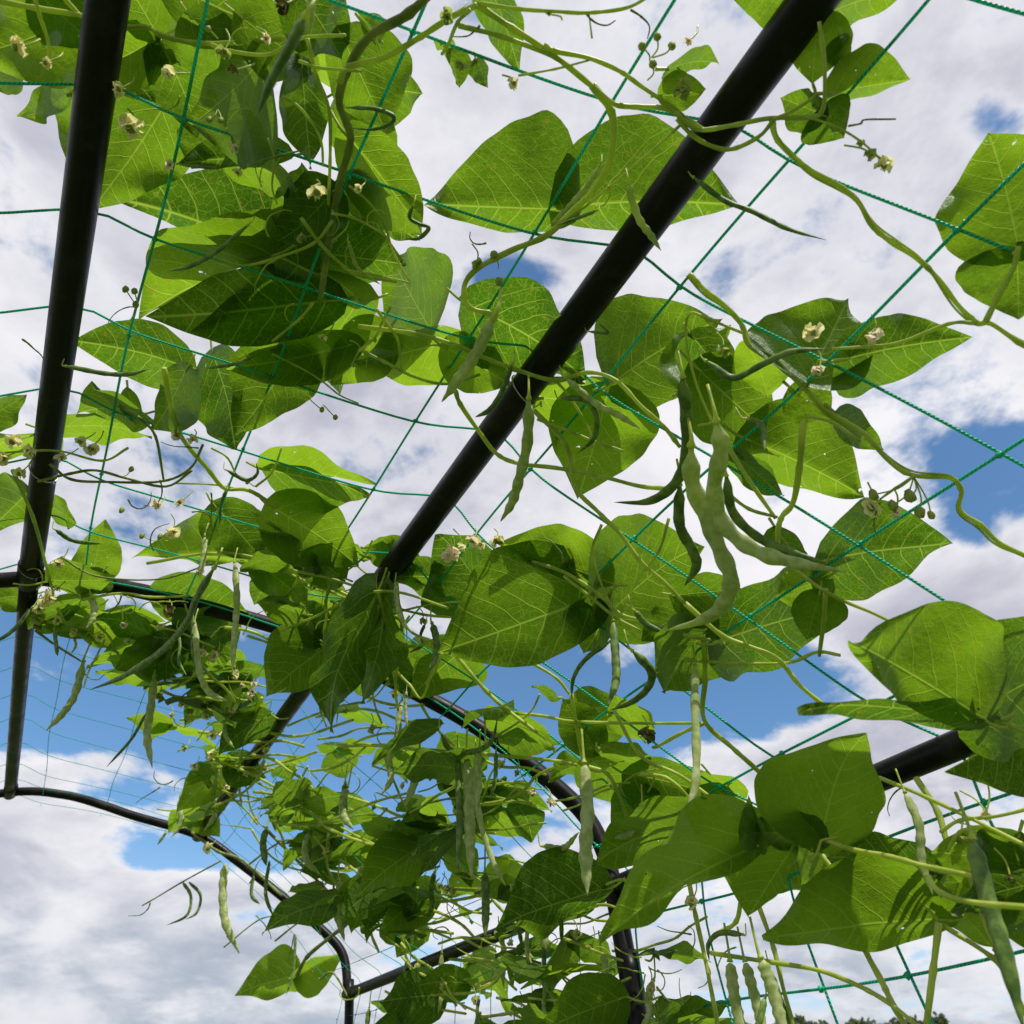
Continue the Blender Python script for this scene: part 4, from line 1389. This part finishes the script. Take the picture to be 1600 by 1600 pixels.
v_e = Vine(462, 1525, 'bean vine trailing off the far hoop, lower left, with thin hanging pods and paired leaf')
for i, (b, t, a, c) in enumerate([((463, 1524), (371, 1550), (425, 1486), (430, 1556)), ((466, 1524), (538, 1488), (495, 1497), (488, 1554)), ((560, 1408), (412, 1449), (480, 1402), (500, 1450)),
                   ((320, 1262), (262, 1300), (285, 1255), (300, 1300)), ((300, 1270), (345, 1305), (330, 1265), (305, 1300)), ((500, 1385), (450, 1395), (470, 1380), (480, 1398))]):
    px_leaf(v_e, b, t, a, c, 1.0, 1.01, sgn=(2, -1, 1)[i % 3])
for q, r, m_ in [([(352, 1350), (348, 1390), (352, 1440), (374, 1490)], 8, None), ([(285, 1378), (298, 1400), (292, 1430), (260, 1446)], 3, M_PODD), ([(295, 1378), (313, 1398), (308, 1425), (290, 1437)], 2.8, M_PODD),
                 ([(396, 1368), (393, 1398), (406, 1413)], 3.4, M_PODD), ([(421, 1345), (415, 1395), (427, 1433)], 3.6, M_PODD), ([(462, 1460), (458, 1520), (447, 1555)], 2.8, M_PODD), ([(260, 1300), (246, 1320)], 3, M_PODD)]:
    pod(v_e, q, r, .97, m_, cap=False)
for p, r in [([(345, 1345), (285, 1378), (245, 1402), (222, 1415)], 1.6), ([(464, 1524), (480, 1495), (515, 1465), (545, 1440), (560, 1410)], 4.2), ([(300, 1300), (340, 1330), (380, 1345), (440, 1400)], 3), ([(420, 1300), (470, 1350), (520, 1400)], 3),
             ([(430, 1470), (470, 1440), (500, 1440)], 2), ([(350, 1480), (400, 1440), (430, 1430)], 1.4), ([(500, 1530), (520, 1520), (545, 1560)], 2), ([(390, 1350), (430, 1320), (460, 1310)], 2)]:
    stem(v_e, p, r, .99, M_STEMD)
flower(v_e, 325, 1325, 9, None)
for x, y, s_ in [(235, 1410, 71), (400, 1430, 72), (460, 1460, 73), (390, 1380, 74), (250, 1230, 75), (270, 1220, 76), (500, 1460, 77)]:
    tendril(v_e, x, y, s_, 1.5, 5, 9)

# ---- dense growth on the far bay: leaves in threes on short stalks from stems along the netting
rn = random.Random(99)


def inside(x, y, poly):
    c = False
    n = len(poly)
    for i in range(n):
        x1, y1 = poly[i]
        x2, y2 = poly[i - 1]
        if (y1 > y) != (y2 > y) and x < (x2 - x1) * (y - y1) / (y2 - y1) + x1:
            c = not c
    return c


KEEP = [[(46, 904), (202, 920), (304, 945), (439, 983)], [(581, 1047), (732, 1127), (867, 1227), (935, 1310)], [(962, 1400), (984, 1532), (997, 1600)],
        [(480, 1080), (400, 1190), (315, 1300)], [(600, 1530), (800, 1455), (960, 1390)], [(120, 1245), (210, 1275), (310, 1305), (440, 1400), (530, 1480), (545, 1600)], [(46, 904), (16, 1238)]]


def px_of(p):
    d = p - EYE
    z = d.dot(FW)
    return 800 + F * d.dot(RT) / z, 800 - F * d.dot(UP) / z


def on_pipe(p, lim):
    x, y = px_of(p)
    for pl in KEEP:
        for (x1, y1), (x2, y2) in zip(pl, pl[1:]):
            l2 = (x2 - x1) ** 2 + (y2 - y1) ** 2
            t = max(0, min(1, ((x - x1) * (x2 - x1) + (y - y1) * (y2 - y1)) / l2))
            if math.hypot(x - x1 - t * (x2 - x1), y - y1 - t * (y2 - y1)) < lim:
                return True
    return False


def trifoliate(v, x, y, size, k):
    """three leaflets on one stalk; returns how many were built"""
    q = at(x, y, k)
    a0 = rn.uniform(0, 6.28)
    hz = Vector((math.cos(a0), math.sin(a0), rn.uniform(-.1, .5))).normalized()
    st = rn.uniform(.025, .06)
    hub = q + hz * st
    ends = [q, q.lerp(hub, .5) + Vector((0, 0, -.005)), hub]
    S = spline(ends, 4)
    n = 0
    hang = rn.uniform(.0, .55)
    for j, da in enumerate((0, 1.5, -1.5)):
        if j and rn.random() < .12:
            continue
        d = Vector((math.cos(a0 + da + rn.uniform(-.3, .3)), math.sin(a0 + da + rn.uniform(-.3, .3)), 0))
        d = (d * (1 - hang * .5) + Vector((0, 0, -hang + rn.uniform(-.2, .3)))).normalized()
        L = size * rn.uniform(.75, 1.12) * (1.08 if j == 0 else 1)
        B = hub + d * .008
        T = B + d * L
        if any(on_pipe(B.lerp(T, w_), 22) for w_ in (0, .25, .5, .75, .9)) and rn.random() < .94:
            continue
        side = d.cross(Vector((rn.gauss(0, .28), rn.gauss(0, .28), 1))).normalized()
        up = side.cross(d).normalized()
        f1, f2 = rn.uniform(-.1, .35), rn.uniform(-.1, .35)
        sL = (side + up * f1).normalized()
        sR = (-side + up * f2).normalized()
        if rn.random() < .75:
            fn = side.cross(d).normalized()
            vw = (B - EYE).normalized()
            if fn.dot(vw) > 0:
                fn = -fn
            if fn.dot(sd) > 0:                # turn most blades so that their backs face the camera
                side = d.cross(Vector((side.x, -side.z, side.y)).cross(d)).normalized()
                up = side.cross(d).normalized()
                sL, sR = (side + up * f1).normalized(), (-side + up * f2).normalized()
        o = leaf_mesh(B, T, sL, sR, L * rn.uniform(.34, .43), L * rn.uniform(.34, .43), rn.uniform(.26, .36), rn.uniform(.26, .36), rn.randrange(9999), vine=v,
                      cup=rn.uniform(.02, .2), droop=rn.uniform(.0, .1), nu=12, nh=4)
        if j == 0:
            V, Fc, UV = tube(S + [B], .0012, 6)
        else:
            V, Fc, UV = tube([hub, B], .0012, 6)
        part('petiole', V, Fc, M_STEM, o, UV)
        v.nl += 1
        n += 1
    return n


def thicket(label, cx, cy, poly, count, size, npod, nstem, nflow, seed, k=(.97, 1.08), sr=3.4):
    global rn
    rn = random.Random(seed)
    v = Vine(cx, cy, label)
    xs = [p[0] for p in poly]
    ys = [p[1] for p in poly]

    def pick():
        while True:
            x, y = rn.uniform(min(xs), max(xs)), rn.uniform(min(ys), max(ys))
            if inside(x, y, poly):
                return x, y
    cells = [pick() for _ in range(count * 6)]
    chosen = [cells[0]]
    while len(chosen) < count:                        # spread evenly
        best = max((cells[rn.randrange(len(cells))] for _ in range(14)), key=lambda p: min((p[0] - q[0]) ** 2 + (p[1] - q[1]) ** 2 for q in chosen))
        chosen.append(best)
    for x, y in chosen:
        if v.nl >= 97:
            break
        trifoliate(v, x, y, size * rn.uniform(.75, 1.15), rn.uniform(*k))
    for i in range(nstem):
        x, y = pick()
        a = rn.choice((-.35, -.2, .15, .5, .9, 2.0)) + rn.uniform(-.3, .3)
        pts = [(x, y)]
        for _ in range(rn.randint(3, 5)):
            a += rn.uniform(-.45, .45)
            x += math.cos(a) * 34
            y += math.sin(a) * 26
            pts.append((x, y))
        stem(v, pts, rn.uniform(.6, 1.0) * sr, rn.uniform(.94, 1.0))
    for i in range(npod):
        x, y = pick()
        ln = rn.uniform(45, 95)
        c = rn.choice((-1, 1)) * rn.uniform(4, 30)
        pod(v, [(x, y), (x + c * .3, y + ln * .35), (x + c * .2, y + ln * .7), (x + c * rn.uniform(-.6, 1.2), y + ln)], rn.uniform(3, 7.5), rn.uniform(.93, .99), rn.choice((None, None, M_PODD)), cap=True, hang=rn.random() < .6)
    for i in range(nflow):
        x, y = pick()
        flower(v, x, y, rn.uniform(5, 9), rn.choice((None, M_PINK, M_BUD, M_FLOW)), .96, 4)
    for i in range(10):
        x, y = pick()
        tendril(v, x, y, seed * 10 + i, 1.6, 6, 9, mat=M_STEM)
    return v


t1 = thicket('bean vine with many yellow flowers and small leaves, below the near hoop at left', 330, 1110,
             [(230, 1060), (330, 1030), (440, 1060), (480, 1110), (430, 1190), (340, 1270), (290, 1240), (270, 1150)], 19, .084, 4, 24, 34, 11)
t2 = thicket('bean vine of overlapping leaves filling the far roof panel just under the near hoop', 620, 1180,
             [(500, 1110), (560, 1060), (650, 1080), (760, 1160), (860, 1240), (900, 1290), (800, 1330), (640, 1300), (500, 1250), (430, 1200)], 19, .102, 6, 24, 10, 12)
t3 = thicket('bean vine with pale sunlit leaves low on the far roof, left of the fat pods', 540, 1330,
             [(400, 1230), (520, 1260), (680, 1310), (700, 1400), (620, 1450), (540, 1430), (470, 1370), (380, 1300), (350, 1260)], 22, .09, 7, 28, 14, 13)
t4 = thicket('bean vine massed above the lower pipe between the two hoop legs', 740, 1440,
             [(600, 1400), (720, 1330), (850, 1400), (930, 1440), (900, 1480), (760, 1500), (620, 1500), (560, 1450)], 14, .092, 6, 16, 8, 14)
t5 = thicket('bean vine with drooping leaves hanging under the lower pipe at the bottom centre', 760, 1545,
             [(560, 1540), (700, 1490), (900, 1440), (960, 1440), (970, 1590), (940, 1640), (560, 1640)], 21, .094, 7, 18, 9, 15)
t6 = thicket('small bean vine growing just right of the near hoop leg at the bottom edge', 1040, 1560,
             [(1000, 1480), (1060, 1540), (1090, 1620), (1000, 1640)], 4, .09, 1, 2, 1, 16)
t7 = thicket('bean vine growing along the left pipe crossing where the near hoop leaves the picture', 60, 960,
             [(-10, 900), (80, 915), (200, 930), (330, 960), (400, 1000), (330, 1040), (200, 1010), (90, 990), (10, 960)], 9, .08, 4, 7, 9, 17)
t8 = thicket('bean vine with leaves behind the hoop between the middle pipe and the wide dark leaf', 620, 1000,
             [(440, 900), (540, 880), (640, 930), (700, 990), (640, 1060), (560, 1040), (480, 980)], 8, .085, 3, 7, 3, 18)
t9 = thicket('bean vine backing the dark crowded leaves at the top left corner', 400, 330,
             [(200, 10), (480, 0), (520, 100), (500, 260), (620, 300), (620, 560), (420, 560), (440, 400), (330, 200), (240, 100)], 3, .10, 0, 8, 3, 19, k=(1.08, 1.22))


def root_stem(v, s0, c0, seed, r=.0032):
    """the climbing stem from the soil up the side netting to where the plant shows"""
    rr_ = random.Random(seed)
    P = []
    c, s_ = c0, s0
    for i in range(30):
        p = net_point(s_, c)
        if p.z < .02:
            p.z = -.02
            P.append(p)
            break
        P.append(p + Vector((rr_.uniform(-.006, .006), rr_.uniform(-.01, .01), 0)))
        c += .1
        s_ += rr_.uniform(-.03, .03)
    S = spline(P, 5)
    V, Fc, UV = tube(S, [r * (1 + .6 * i / len(S)) for i in range(len(S))], 8)
    part('stem', V, Fc, M_STEMD, v.root, UV)


for v_, s_, sd_ in ((v_w, -.33, 1), (v_w, -.26, 2), (v_w, -.42, 3), (v_g, -.15, 4), (v_f, -.5, 5), (v_p, .1, 6), (t5, .35, 7), (t6, .05, 8), (t4, .5, 9), (t3, .7, 10)):
    root_stem(v_, s_, L12 + L23 + .24, sd_)
